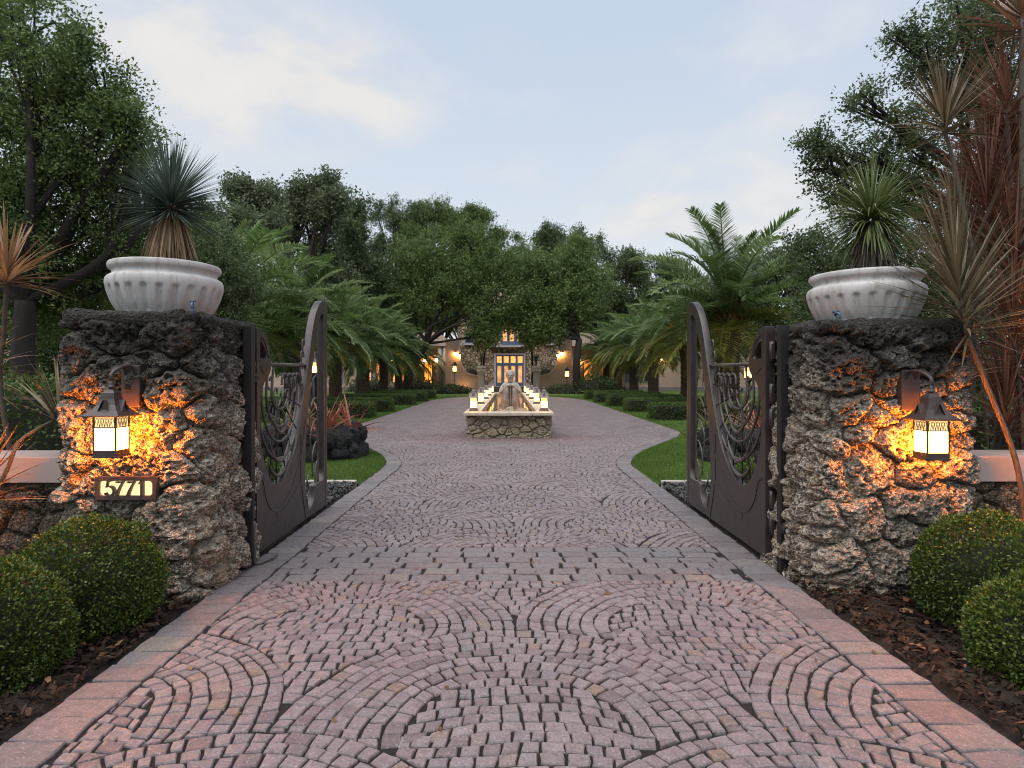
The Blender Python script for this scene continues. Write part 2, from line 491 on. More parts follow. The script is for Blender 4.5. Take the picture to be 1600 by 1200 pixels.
# lawn: two halves that follow the driveway's edge, and the far lawn behind it
ys = [8.72] + list(np.arange(9.0, 48.01, 0.25)) + [48.4]
for s, nm in ((-1, 'lawn'), (1, 'lawn')):
    g = MB(); vs_ = []; fs = []
    for y in ys:
        x0 = hw(y)
        for k, x in enumerate((x0, x0 + 0.05, 14, 90)): vs_.append((s * x, y, (-0.03, 0.012, 0.02, 0.02)[k]))
    for i in range(len(ys) - 1):
        for k in range(3):
            q = (i * 4 + k, i * 4 + k + 1, i * 4 + k + 5, i * 4 + k + 4)
            fs.append(q if s > 0 else q[::-1])
    g.add(vs_, fs); tag(g.build(nm, M['turf'], recalc=False), kind='structure')
g = MB(); g.add([(-90, 48.4, 0.012), (90, 48.4, 0.012), (90, 300, 0.012), (-90, 300, 0.012)], [(0, 1, 2, 3)])
tag(g.build('lawn', M['turf'], recalc=False), kind='structure')

drive = bpy.data.objects.new('driveway', None); COL.objects.link(drive); tag(drive, kind='structure')
g = MB(); yy = [-6, 0, 5, 10.2] + list(np.arange(10.6, 16.3, 0.4)) + [16.3]
vs_ = []; fs = []
for y in yy: vs_ += [(-hw(y) - 0.01, y, -0.0125), (hw(y) + 0.01, y, -0.0125)]
fs = [(2 * i, 2 * i + 1, 2 * i + 3, 2 * i + 2) for i in range(len(yy) - 1)]
g.add(vs_, fs); g.build('joint_bed', M['joint'], drive, recalc=False)
FAR0 = 15.4
g = MB(); yy = [FAR0] + list(np.arange(15.8, 47.9, 0.4)) + [47.99]; vs_ = []
for y in yy: vs_ += [(-hw(y) - 0.04, y, -0.003), (hw(y) + 0.04, y, -0.003)]
g.add(vs_, [(2 * i, 2 * i + 1, 2 * i + 3, 2 * i + 2) for i in range(len(yy) - 1)])
g.build('far_paving', M['sett_far'], drive, recalc=False)

def parea(p):
    return 0.5 * sum(p[i][0] * p[(i + 1) % len(p)][1] - p[(i + 1) % len(p)][0] * p[i][1] for i in range(len(p)))
def stone_geo(poly, h, fine=True, gap=0.006, zj=0.003, jit=0.12):
    """a paving stone: rough outline, chamfered rim, slightly crowned top.  local to its centre"""
    cx = sum(p[0] for p in poly) / len(poly); cy = sum(p[1] for p in poly) / len(poly)
    P = [(p[0] - cx, p[1] - cy) for p in poly]
    size = math.sqrt(abs(parea(P)))
    out = []
    n = len(P)
    for i in range(n):
        a, b = P[i], P[(i + 1) % n]
        j = size * 0.065
        out.append((a[0] + rnd.uniform(-j, j), a[1] + rnd.uniform(-j, j)))
        if fine:
            tt = rnd.uniform(0.35, 0.65); k = 1 + rnd.uniform(-0.06, 0.06)
            out.append(((a[0] * (1 - tt) + b[0] * tt) * k, (a[1] * (1 - tt) + b[1] * tt) * k))
    sc = max(0.3, 1 - 2 * gap / size); m = len(out)
    tx, ty = rnd.uniform(-jit, jit) * 0.35, rnd.uniform(-jit, jit) * 0.35
    z0 = rnd.uniform(-zj, zj)
    def ring(s_, dz):
        return [(x * s_, y * s_, z0 + dz + x * tx + y * ty) for x, y in out]
    bev = min(0.010 / size, 0.12)
    V = ring(sc, -h) + ring(sc, -0.007) + ring(sc * (1 - bev), -0.0005 + 0.0) + [(0, 0, z0 + rnd.uniform(-0.0015, 0.003))]
    F = []
    for i in range(m):
        j = (i + 1) % m
        F += [(i, j, m + j, m + i), (m + i, m + j, 2 * m + j, 2 * m + i), (2 * m + i, 2 * m + j, 3 * m)]
    return (cx, cy), V, F
def fans(y0, y1, r, cols_y, inside, n_w=0.1):
    """european-fan setts: each fan has rings under its rim, gently arched rows in its heart and tail"""
    res = []; core = r * 0.50
    def emit(pl, cov, heart=None):
        if parea(pl) < 0: pl = pl[::-1]
        pl = [(x + .011 * math.sin(7.1 * y + 2.3 * x + 1) + .007 * math.sin(17 * x - 9 * y), y + .011 * math.sin(6.7 * x - 3.1 * y + 2) + .007 * math.sin(15 * y + 11 * x)) for x, y in pl]
        mx = sum(p[0] for p in pl) / len(pl); my = sum(p[1] for p in pl) / len(pl)
        planes = [(0, 1, y0), (0, -1, -y1)]
        m = hw(my) - 0.275; planes += [(1, 0, -m), (-1, 0, -m)]
        for c in cov:
            dx, dy = mx - c[0], my - c[1]; d = math.hypot(dx, dy)
            if d < r - 0.06: return
            if d < r + 0.13: planes.append((dx / d, dy / d, (c[0] * dx + c[1] * dy) / d + r))
        if heart:
            dx, dy = mx - heart[0], my - heart[1]; d = math.hypot(dx, dy)
            if d > heart[2] - 0.1: planes.append((-dx / d, -dy / d, -(heart[0] * dx + heart[1] * dy) / d - heart[2] - .012))
        for (nx, ny, k) in planes:      # keep nx*x+ny*y >= k
            q = []
            for i in range(len(pl)):
                p0, p1 = pl[i - 1], pl[i]; e0 = nx * p0[0] + ny * p0[1] - k; e1 = nx * p1[0] + ny * p1[1] - k
                if (e0 < 0) != (e1 < 0):
                    t = e0 / (e0 - e1); q.append((p0[0] + (p1[0] - p0[0]) * t, p0[1] + (p1[1] - p0[1]) * t))
                if e1 >= 0: q.append(p1)
            pl = q
            if len(pl) < 3: return
        q = []
        for p in pl:
            if not q or math.dist(p, q[-1]) > 0.008: q.append(p)
        if len(q) > 2 and math.dist(q[0], q[-1]) < 0.008: q.pop()
        if len(q) < 3 or parea(q) < 0.0010: return
        res.append(q)
    j0 = int((y0 - cols_y) / r) - 2; j1 = int((y1 - cols_y) / r) + 2
    for j in range(j0, j1 + 1):
        cy = cols_y + j * r
        xs = 0.04 + np.arange(-5, 6) * 2 * r + (r if j % 2 else 0)
        for cx in xs:
            if abs(cx) > 6.5: continue
            cov = [(cx - r, cy - r), (cx + r, cy - r)]
            ro = r
            while ro > core + 0.03:
                ri = ro - rnd.uniform(0.074, 0.090)
                ext = R(13); nst = max(3, int(round((math.pi + 2 * ext) * (ro + ri) / 2 / rnd.uniform(0.078, 0.094))))
                aa = [-ext + (math.pi + 2 * ext) * (q + (rnd.uniform(-0.16, 0.16) if 0 < q < nst else 0)) / nst for q in range(nst + 1)]
                wob = rnd.uniform(-.012, .012)
                for q in range(nst):
                    a0, a1 = aa[q], aa[q + 1]
                    emit([(cx + ri * math.cos(a0), cy + ri * math.sin(a0)), (cx + ro * math.cos(a0), cy + ro * math.sin(a0)), (cx + ro * math.cos(a1), cy + ro * math.sin(a1)), (cx + ri * math.cos(a1), cy + ri * math.sin(a1))], cov)
                ro = ri
            y = cy + ro; row_i = 0
            while y > cy - r + 0.03:
                th = rnd.uniform(0.074, 0.090); ym = y - th / 2
                if ym > cy: hwid = math.sqrt(max(0.0, ro * ro - max(0, y - th - cy) ** 2)); sag = 0.10
                else: hwid = r - math.sqrt(max(0.0, r * r - min(r, y - cy + r) ** 2)); hwid = min(hwid, ro + .01); sag = 0.05
                if hwid > 0.035:
                    n = max(1, int(round(2 * hwid / rnd.uniform(0.082, 0.098))))
                    row_i += 1; ph = 0.5 * (row_i % 2) + rnd.uniform(-.15, .15); xs_ = [-hwid] + [-hwid + 2 * hwid * (q + ph + rnd.uniform(-.14, .14)) / n for q in range(1 - int(ph > .3), n)] + [hwid]; n = len(xs_) - 1
                    f = lambda x, yy: yy - sag * (x / ro) ** 2 * (1 if ym > cy else 0.6)
                    for q in range(n):
                        xa, xb = xs_[q], xs_[q + 1]
                        pl = [(cx + xa, f(xa, y - th)), (cx + xb, f(xb, y - th)), (cx + xb, f(xb, y)), (cx + xa, f(xa, y))]
                        emit(pl, cov, (cx, cy, ro) if ym > cy else None)
                y -= th
    return res
def clampx(x, y):
    m = hw(y) - 0.275
    return (max(-m, min(m, x)), y)
polys = fans(2.15, 4.60, 1.06, 2.65, clampx)
near_n = len(polys)
polys_back = fans(5.50, FAR0 + 0.05, 1.06, 5.2, clampx)
def px_size(c, y): return 1.0 / max(c[1], 1) ** 1.5
all_s = [(p, sum(q[0] for q in p) / len(p), sum(q[1] for q in p) / len(p)) for p in polys + polys_back]
vis = [s for s in all_s if s[2] > 2.45 and abs(s[1]) / s[2] < 0.80]
vis.sort(key=lambda s: s[2])
indiv = set(id(s[0]) for s in vis[:300])
V_ = []; F3 = []; F4 = []
def put(geo, z=0.0):
    (cx, cy), V, F = geo; b = len(V_)
    V_.extend([(v[0] + cx, v[1] + cy, v[2] + z) for v in V])
    for f in F: (F3 if len(f) == 3 else F4).append([i + b for i in f])
def small_mesh(name, V, F):
    me = bpy.data.meshes.new(name); me.from_pydata(V, [], F); me.update(); return me
for (p, cx, cy) in all_s:
    geo = stone_geo(p, 0.05 if cy < 8 else 0.03, fine=cy < 7.5, gap=rnd.uniform(.0025, .0082), zj=0.003)
    if id(p) in indiv:
        link('sett', small_mesh('sett', geo[1], geo[2]), M['sett'], drive, (geo[0][0], geo[0][1], 0))
    else: put(geo)
o = link('setts', mesh_np('setts', V_, [np.array(F3), np.array(F4)]), M['sett'], drive); tag(o, kind='stuff')

# band of larger slabs between the two fields of setts
for rix in range(6):
    y0 = 4.60 + rix * 0.15; y1 = y0 + 0.15
    x = -1.80 - rnd.uniform(0, 0.2)
    while x < 1.80:
        L = rnd.uniform(0.19, 0.30); xa, xb = max(x, -1.795), min(x + L, 1.795)
        if xb - xa > 0.07:
            geo = stone_geo([(xa, y0), (xb, y0), (xb, y1), (xa, y1)], 0.05, True, 0.0075, 0.003, 0.05)
            link('slab', small_mesh('slab', geo[1], geo[2]), M['band'], drive, (*geo[0], 0))
        x += L
# border course along both edges, following the curve
for s in (-1, 1):
    y = 2.0; nb = 0
    while y < 17.0:
        L = rnd.uniform(0.15, 0.21) if y < 10 else rnd.uniform(0.2, 0.3)
        p = [(s * (hw(y) - 0.27), y), (s * hw(y), y), (s * hw(y + L), y + L), (s * (hw(y + L) - 0.27), y + L)]
        if parea(p) < 0: p = p[::-1]
        geo = stone_geo(p, 0.06, True, 0.0065, 0.0025, 0.04)
        link('border_stone', small_mesh('border_stone', geo[1], geo[2]), M['band'], drive, (*geo[0], 0.002))
        y += L

# ------------------------------------------------------------------ mulch beds, gravel, kerbs
def flakes(name, m, n, area, size, seed, z=0.0, zr=0.03, flat=0.35, aspect=0.3, kind='stuff'):
    r = np.random.default_rng(seed); x0, x1, y0, y1 = area
    c = np.stack([r.uniform(x0, x1, n), r.uniform(y0, y1, n), z + r.uniform(0, zr, n)], 1)
    d = unit(np.stack([r.normal(size=n), r.normal(size=n), r.normal(size=n) * flat], 1))
    L = size * r.uniform(0.5, 1.5, n)[:, None]
    s_ = unit(np.cross(d, unit(np.stack([r.normal(size=n) * 0.5, r.normal(size=n) * 0.5, np.ones(n)], 1))))
    W = L * aspect * r.uniform(0.6, 1.4, n)[:, None]; up = unit(np.cross(s_, d))
    a = c - d * L / 2; b = c + d * L / 2
    V = np.stack([a + s_ * W * .3, a - s_ * W * .3, b - s_ * W * .35, b + s_ * W * .35, c + s_ * W * .6 + up * W * .4, c - s_ * W * .6 + up * W * .4], 1).reshape(-1, 3)
    i = np.arange(n)[:, None] * 6
    F = np.concatenate([i + np.array([0, 1, 5, 4]), i + np.array([4, 5, 2, 3])])
    o = link(name, mesh_np(name, V, F), m); tag(o, kind=kind); return o
for s in (-1, 1):
    xs = sorted((s * 2.06, s * 5.6))
    g = MB(); nx, ny = 20, 26; vs_ = []
    r = np.random.default_rng(5 + s)
    for j in range(ny + 1):
        for i in range(nx + 1):
            x = xs[0] + (xs[1] - xs[0]) * i / nx; y = 1.2 + 7.0 * j / ny
            e = 0 if abs(x) < 2.1 else 1
            vs_.append((x, y, -0.035 + e * (0.03 + r.uniform(0, 0.035))))
    g.add(vs_, [(j * (nx + 1) + i, j * (nx + 1) + i + 1, (j + 1) * (nx + 1) + i + 1, (j + 1) * (nx + 1) + i) for j in range(ny) for i in range(nx)])
    tag(g.build('bed_soil', M['soil'], recalc=False), kind='structure')
    flakes('mulch', M['mulch'], 9000, (min(s * 2.08, s * 3.6), max(s * 2.08, s * 3.6), 1.9, 4.9), 0.042, 20 + s, 0.0, 0.05)
    flakes('mulch', M['mulch'], 2500, (min(s * 2.5, s * 5.4), max(s * 2.5, s * 5.4), 4.9, 7.0), 0.06, 30 + s, 0.0, 0.05)
    flakes('fallen_leaves', leaf_mat('fallen_leaf', (0.10, 0.05, 0.02), (0.17, 0.09, 0.04), (0.26, 0.16, 0.09), 0.1, 0.7), 70, (min(s * 2.1, s * 3.2), max(s * 2.1, s * 3.2), 2.2, 4.8), 0.055, 40 + s, 0.03, 0.03, 0.2, 0.45)
    flakes('gravel', M['gravel'], 9000, (min(s * 2.10, s * 4.2), max(s * 2.10, s * 4.2), 6.3, 8.62), 0.032, 50 + s, 0.012, 0.035, 0.6, 0.75)
    # pale kerb stones at the foot of the lawn and one at the gravel's near end
    kr = thing('lawn_kerb', 'pale stone kerb at the foot of the %s lawn behind the open gate' % ('left' if s < 0 else 'right'), 'kerb', (0, 8.68, 0), group='lawn kerbs')
    x = 2.12
    while x < 4.6:
        L = rnd.uniform(0.3, 0.45)
        g = MB(); g.box(s * x if s > 0 else -x - L + 0.012, s * x + L - 0.012 if s > 0 else -x, -0.05, 0.06, -0.06, 0.05 + rnd.uniform(-.008, .008), 0.012)
        g.build('stone', M['curb'], kr); x += L

flakes('fallen_leaves', bpy.data.materials['fallen_leaf'], 60, (-2.0, 2.0, 2.4, 8.0), 0.030, 47, 0.006, 0.004, 0.08, 0.45)
def blades(name, n, pts, hgt, wid, seed, m):
    r = np.random.default_rng(seed)
    c = pts; n = len(c)
    a = r.uniform(0, 6.283, n); d = np.stack([np.cos(a), np.sin(a), np.zeros(n)], 1)
    lean = r.normal(size=(n, 3)) * 0.35; lean[:, 2] = 0
    H = hgt * r.uniform(0.55, 1.25, n)[:, None]; W = wid * r.uniform(0.7, 1.3, n)[:, None]
    up = np.array([0, 0, 1.0]) + lean
    V = np.stack([c - d * W, c + d * W, c + up * H], 1).reshape(-1, 3)
    F = np.arange(n * 3).reshape(-1, 3)
    o = link(name, mesh_np(name, V, F), m); return tag(o, kind='stuff')
def lawn_pts(n, y0, y1, seed, spread, power=1.0):
    r = np.random.default_rng(seed)
    y = y0 + (y1 - y0) * r.random(n) ** power; s = np.where(r.random(n) < 0.5, -1, 1)
    x = np.array([hw(v) for v in y]) - 0.0 + 0.02 + spread * r.random(n) ** 1.3
    return np.stack([s * x, y, np.full(n, 0.008)], 1)
blades('grass', 0, lawn_pts(70000, 8.75, 14.5, 61, 2.6), 0.045, 0.0035, 62, M['grass'])
blades('grass', 0, lawn_pts(70000, 14.5, 30, 63, 9.0), 0.06, 0.009, 64, M['grass'])
blades('grass', 0, lawn_pts(40000, 30, 48, 65, 14.0), 0.07, 0.018, 66, M['grass'])

# ================================================================== ROUGH STONEWORK
def stone_shell(parent, path, z0, z1, cell, res_uv, depth, mat, seed, pit=0.012, pit_scale=38.0, top=None, name='stone', size_var=0.45, umask=None, batter=0.0):
    """rough masonry skin along PATH [(x,y)], outward normal on the path's right side.
    every stone is its own mesh: a bulged, pitted face whose rim turns back into the wall."""
    r = np.random.default_rng(seed)
    P = np.array(path, float); seg = np.linalg.norm(np.diff(P, axis=0), axis=1); S = np.concatenate([[0], np.cumsum(seg)]); L = S[-1]
    ru, rv = res_uv
    if callable(ru):
        us = [0.0]
        while us[-1] < L: us.append(us[-1] + ru(us[-1]))
        U = np.array(us); U[-1] = L
    else: U = np.linspace(0, L, int(L / ru) + 2)
    H = z1 - z0; Vv = np.linspace(0, H, int(H / rv) + 2)
    X = np.interp(U, S, P[:, 0]); Y = np.interp(U, S, P[:, 1])
    e = 0.03
    tx = np.interp(np.minimum(U + e, L), S, P[:, 0]) - np.interp(np.maximum(U - e, 0), S, P[:, 0])
    ty = np.interp(np.minimum(U + e, L), S, P[:, 1]) - np.interp(np.maximum(U - e, 0), S, P[:, 1])
    ln = np.hypot(tx, ty); N = np.stack([ty / ln, -tx / ln], 1)
    nu, nv = len(U), len(Vv)
    uu, vv = np.meshgrid(U, Vv)            # rows = v
    pos = np.stack([np.broadcast_to(X, uu.shape), np.broadcast_to(Y, uu.shape), vv + z0], -1).reshape(-1, 3)
    nor = np.broadcast_to(np.concatenate([N, np.zeros((nu, 1))], 1)[None], (nv, nu, 3)).reshape(-1, 3)
    # seeds: dart throwing with varied radii
    seeds = []; rad = []
    tries = int(L * H / cell ** 2 * 60)
    for _ in range(tries):
        q = (r.uniform(-.1, L + .1), r.uniform(-.03, H + .03)); rr = cell * (1 + size_var * r.uniform(-1, 1))
        ok = True
        for s_, r2 in zip(seeds, rad):
            if math.hypot((s_[0] - q[0]) * 0.85, (s_[1] - q[1]) * 1.1) < (rr + r2) * 0.5: ok = False; break
        if ok: seeds.append(q); rad.append(rr)
    Sd = np.array(seeds); rd = np.array(rad)
    uv = np.stack([uu.ravel(), vv.ravel()], 1)
    warp = np.stack([pnoise(pos * 5.0 + 3.1), pnoise(pos * 5.0 + 41.7)], 1) * cell * 0.22 + np.stack([pnoise(pos * 17 + 9), pnoise(pos * 17 + 77)], 1) * cell * 0.07
    q = uv + warp
    D = np.empty((len(q), len(Sd)), np.float32)
    for k in range(len(Sd)):
        D[:, k] = np.hypot((q[:, 0] - Sd[k, 0]) * 0.85, (q[:, 1] - Sd[k, 1]) * 1.1) - rd[k] * 0.45
    o2 = np.argpartition(D, 1, axis=1)[:, :2]
    d2 = np.take_along_axis(D, o2, 1); sw = d2[:, 0] > d2[:, 1]
    id1 = np.where(sw, o2[:, 1], o2[:, 0]); f1 = d2.min(1); f2 = d2.max(1)
    edge = (f2 - f1) * 0.5
    prof = np.clip(edge / (cell * 0.15), 0, 1); prof = 1 - (1 - prof) ** 2.4
    off = r.uniform(-0.35, 0.45, len(Sd))[id1]
    tl = r.normal(size=(len(Sd), 2)) * 0.09
    tilt = ((uv - Sd[id1]) * tl[id1]).sum(1)
    rough = pit * (0.35 * pnoise(pos * pit_scale * 1.5) - 1.9 * np.clip(0.46 - worley(pos * pit_scale * 0.95 + 0.35 * pnoise(pos * pit_scale * .5)[:, None]), 0, 1) * 2 - 1.2 * np.clip(0.40 - worley(pos * pit_scale * 0.42 + 7), 0, 1) * 2 + 1.0 * fbm(pos * pit_scale * 0.28, 2))
    disp = prof * (depth * (1 + off) + tilt + rough) - (1 - prof) * 0.02
    rag = 0.0
    bat = batter * np.clip(1 - vv.ravel() / H, 0, 1) ** 1.5
    Q = pos + nor * (disp + bat)[:, None]
    Q[:, 2] += prof * pit * 0.8 * pnoise(pos * pit_scale * 0.5 + 31)
    if top is not None:   # the top rolls over into the pillar, ragged
        t_ = np.clip((Q[:, 2] - (z1 - top)) / top, 0, 1)
        Q -= nor * (t_ ** 2.2 * top * 0.9)[:, None]
        Q[:, 2] += (t_ * 0.03) * pnoise(pos * 6.0)
    ii, jj = np.meshgrid(np.arange(nv - 1), np.arange(nu - 1), indexing='ij')
    a = (ii * nu + jj).ravel()
    quads = np.stack([a, a + 1, a + nu + 1, a + nu], 1)
    qid = id1[quads[:, 0]]
    made = []
    for k in range(len(Sd)):
        f = quads[qid == k]
        if len(f) < 4: continue
        vid, inv = np.unique(f, return_inverse=True); f = inv.reshape(-1, 4)
        V = Q[vid]; Nn = nor[vid]
        E = np.concatenate([f[:, [0, 1]], f[:, [1, 2]], f[:, [2, 3]], f[:, [3, 0]]])
        key = np.sort(E, 1); _, idx, cnt = np.unique(key, axis=0, return_index=True, return_counts=True)
        B = E[idx[cnt == 1]]
        bv, binv = np.unique(B, return_inverse=True); binv = binv.reshape(-1, 2)
        n0 = len(V); back = V[bv] - Nn[bv] * 0.05
        sk = np.stack([B[:, 1], B[:, 0], n0 + binv[:, 0], n0 + binv[:, 1]], 1)
        c = V.mean(0)
        VV = np.concatenate([V, back]) - c
        me = mesh_np(name, VV, np.concatenate([f, sk]), smooth=True)
        made.append(link(name, me, mat, parent, tuple(c - np.array(parent.location) if parent is not None else c)))
    return made
def round_rect(x0, x1, y0, y1, r, start_back=True):
    """counter-clockwise loop starting and ending in the middle of the back (y1) side, outward normal to the right"""
    pts = [((x0 + x1) / 2, y1)]
    def arc(cx, cy, a0, a1):
        for k in range(9):
            a = R(a0 + (a1 - a0) * k / 8); pts.append((cx + r * math.cos(a), cy + r * math.sin(a)))
    arc(x0 + r, y1 - r, 90, 180); arc(x0 + r, y0 + r, 180, 270); arc(x1 - r, y0 + r, 270, 360); arc(x1 - r, y1 - r, 0, 90)
    pts.append(((x0 + x1) / 2, y1))
    return pts

def pillar(label, x0, x1, y0, y1, h, seed, inner):
    p = thing('gate_pillar', label, 'pillar', ((x0 + x1) / 2, (y0 + y1) / 2, 0), group='coral rock gate pillars')
    path = round_rect(x0 + .05, x1 - .05, y0 + .05, y1 - .05, 0.14)
    Pp = np.array(path); S = np.concatenate([[0], np.cumsum(np.linalg.norm(np.diff(Pp, axis=0), axis=1))])
    # fine mesh on the street face and the face towards the drive, coarser elsewhere
    w_, d_ = x1 - x0, y1 - y0
    u_front0 = w_ / 2 + d_ - 0.25; u_front1 = u_front0 + w_ + 0.1; u_side1 = u_front1 + d_ + 0.1
    if inner > 0: f0, f1 = u_front0 - 0.05, u_side1      # drive lies on the +x side
    else: f0, f1 = w_ / 2 - 0.2, u_front1 + 0.1
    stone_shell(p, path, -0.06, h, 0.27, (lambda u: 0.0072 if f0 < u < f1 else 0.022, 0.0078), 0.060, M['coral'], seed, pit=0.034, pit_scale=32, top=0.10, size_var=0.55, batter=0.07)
    g = MB(); cx, cy = (x0 + x1) / 2, (y0 + y1) / 2
    ins = round_rect(x0 + .075 - cx, x1 - .075 - cx, y0 + .075 - cy, y1 - .075 - cy, 0.12)[:-1]
    n = len(ins)
    g.add([(a, b, -0.05) for a, b in ins] + [(a, b, h - 0.05) for a, b in ins], [tuple(range(n))[::-1], tuple(range(n, 2 * n))] + [(i, (i + 1) % n, n + (i + 1) % n, n + i) for i in range(n)])
    g.build('core', M['mortar'], p)
    # rough slab bedded on the top
    r = np.random.default_rng(seed + 5); k = 60; g = MB(); vs_ = []
    ring = round_rect(x0 + .02 - cx, x1 - .02 - cx, y0 + .02 - cy, y1 - .02 - cy, 0.12)[:-1]
    rings = [(0.97, h - 0.09), (1.0, h - 0.07), (1.012, h - 0.05), (1.016, h - 0.03), (1.0, h - 0.015), (0.975, h - 0.004), (0.93, h), (0.85, h + 0.003), (0.6, h + 0.005), (0.3, h + 0.006)]
    pts = catmull(ring, 9, True); m = len(pts)
    for (s_, z) in rings:
        q = np.array([(a[0] * s_, a[1] * s_, z) for a in pts]); nn = fbm((q + seed) * 7.0, 3) + 0.9 * (1 - 2 * np.abs(pnoise((q + seed) * 30.0))) - 1.4 * np.clip(.4 - worley((q + seed) * 26), 0, 1)
        vs_ += [(a[0] * (1 + 0.035 * b), a[1] * (1 + 0.035 * b), a[2] + 0.016 * b) for a, b in zip(q, nn)]
    g.add(vs_, [(i * m + j, i * m + (j + 1) % m, (i + 1) * m + (j + 1) % m, (i + 1) * m + j) for i in range(len(rings) - 1) for j in range(m)] + [tuple((len(rings) - 1) * m + j for j in range(m))], True)
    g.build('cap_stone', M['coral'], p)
    return p
PL = pillar('rough coral rock gate pillar with the lit house number on it', -3.06, -2.10, 4.20, 5.25, 1.93, 101, 1)
PR = pillar('rough coral rock gate pillar half hidden by red dracaena, without a house number', 2.17, 3.26, 4.32, 5.30, 1.89, 202, -1)

# low boundary walls with white caps
def low_wall(label, x0, x1, y0, y1, h, seed):
    p = thing('boundary_wall', label, 'wall', ((x0 + x1) / 2, (y0 + y1) / 2, 0), group='low boundary walls')
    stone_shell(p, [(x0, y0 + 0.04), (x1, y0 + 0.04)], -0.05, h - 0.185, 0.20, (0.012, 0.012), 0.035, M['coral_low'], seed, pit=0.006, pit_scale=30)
    cx, cy = (x0 + x1) / 2, (y0 + y1) / 2
    g = MB(); g.box(x0 - cx, x1 - cx, y0 + .05 - cy, y1 - cy, -0.05, h - 0.185); g.build('core', M['mortar'], p)
    g = MB(); g.box(x0 - cx, x1 - cx, y0 - 0.03 - cy, y1 + 0.03 - cy, h - 0.18, h, 0.006); g.build('cap', M['white'], p)
low_wall('low rock wall with white cap running left from the pillar with the house number', -7.5, -3.045, 4.40, 4.75, 0.935, 31)
low_wall('low rock wall with white cap under the red dracaena on the right', 3.245, 7.5, 4.48, 4.83, 0.93, 32)

# ================================================================== GATES
def plate_mesh(outline, holes, half_t, xf, name, mats, parent, bevel=0.003):
    """sheet with cut-outs: 2-D curve, filled and extruded, then mapped by xf(s, z, t)"""
    cu = bpy.data.curves.new('tmp', 'CURVE'); cu.dimensions = '2D'; cu.fill_mode = 'BOTH'; cu.extrude = half_t - bevel; cu.bevel_depth = bevel; cu.bevel_resolution = 1
    for pl in [outline] + holes:
        s = cu.splines.new('POLY'); s.points.add(len(pl) - 1); s.use_cyclic_u = True
        for q, p in zip(s.points, pl): q.co = (p[0], p[1], 0, 1)
    tmp = bpy.data.objects.new('tmp', cu); COL.objects.link(tmp)
    dg = bpy.context.evaluated_depsgraph_get()
    me = bpy.data.meshes.new_from_object(tmp.evaluated_get(dg)); bpy.data.objects.remove(tmp); bpy.data.curves.remove(cu)
    n = len(me.vertices); co = np.empty(n * 3, np.float32); me.vertices.foreach_get('co', co); co = co.reshape(-1, 3)
    co = np.array([xf(a, b, c) for a, b, c in co], np.float32)
    me.vertices.foreach_set('co', co.ravel())
    bm = bmesh.new(); bm.from_mesh(me); bmesh.ops.remove_doubles(bm, verts=bm.verts[:], dist=1e-5); bmesh.ops.recalc_face_normals(bm, faces=bm.faces[:]); bm.to_mesh(me); bm.free()
    me.name = name; me.materials.clear()
    me.update()
    return link(name, me, mats, parent)

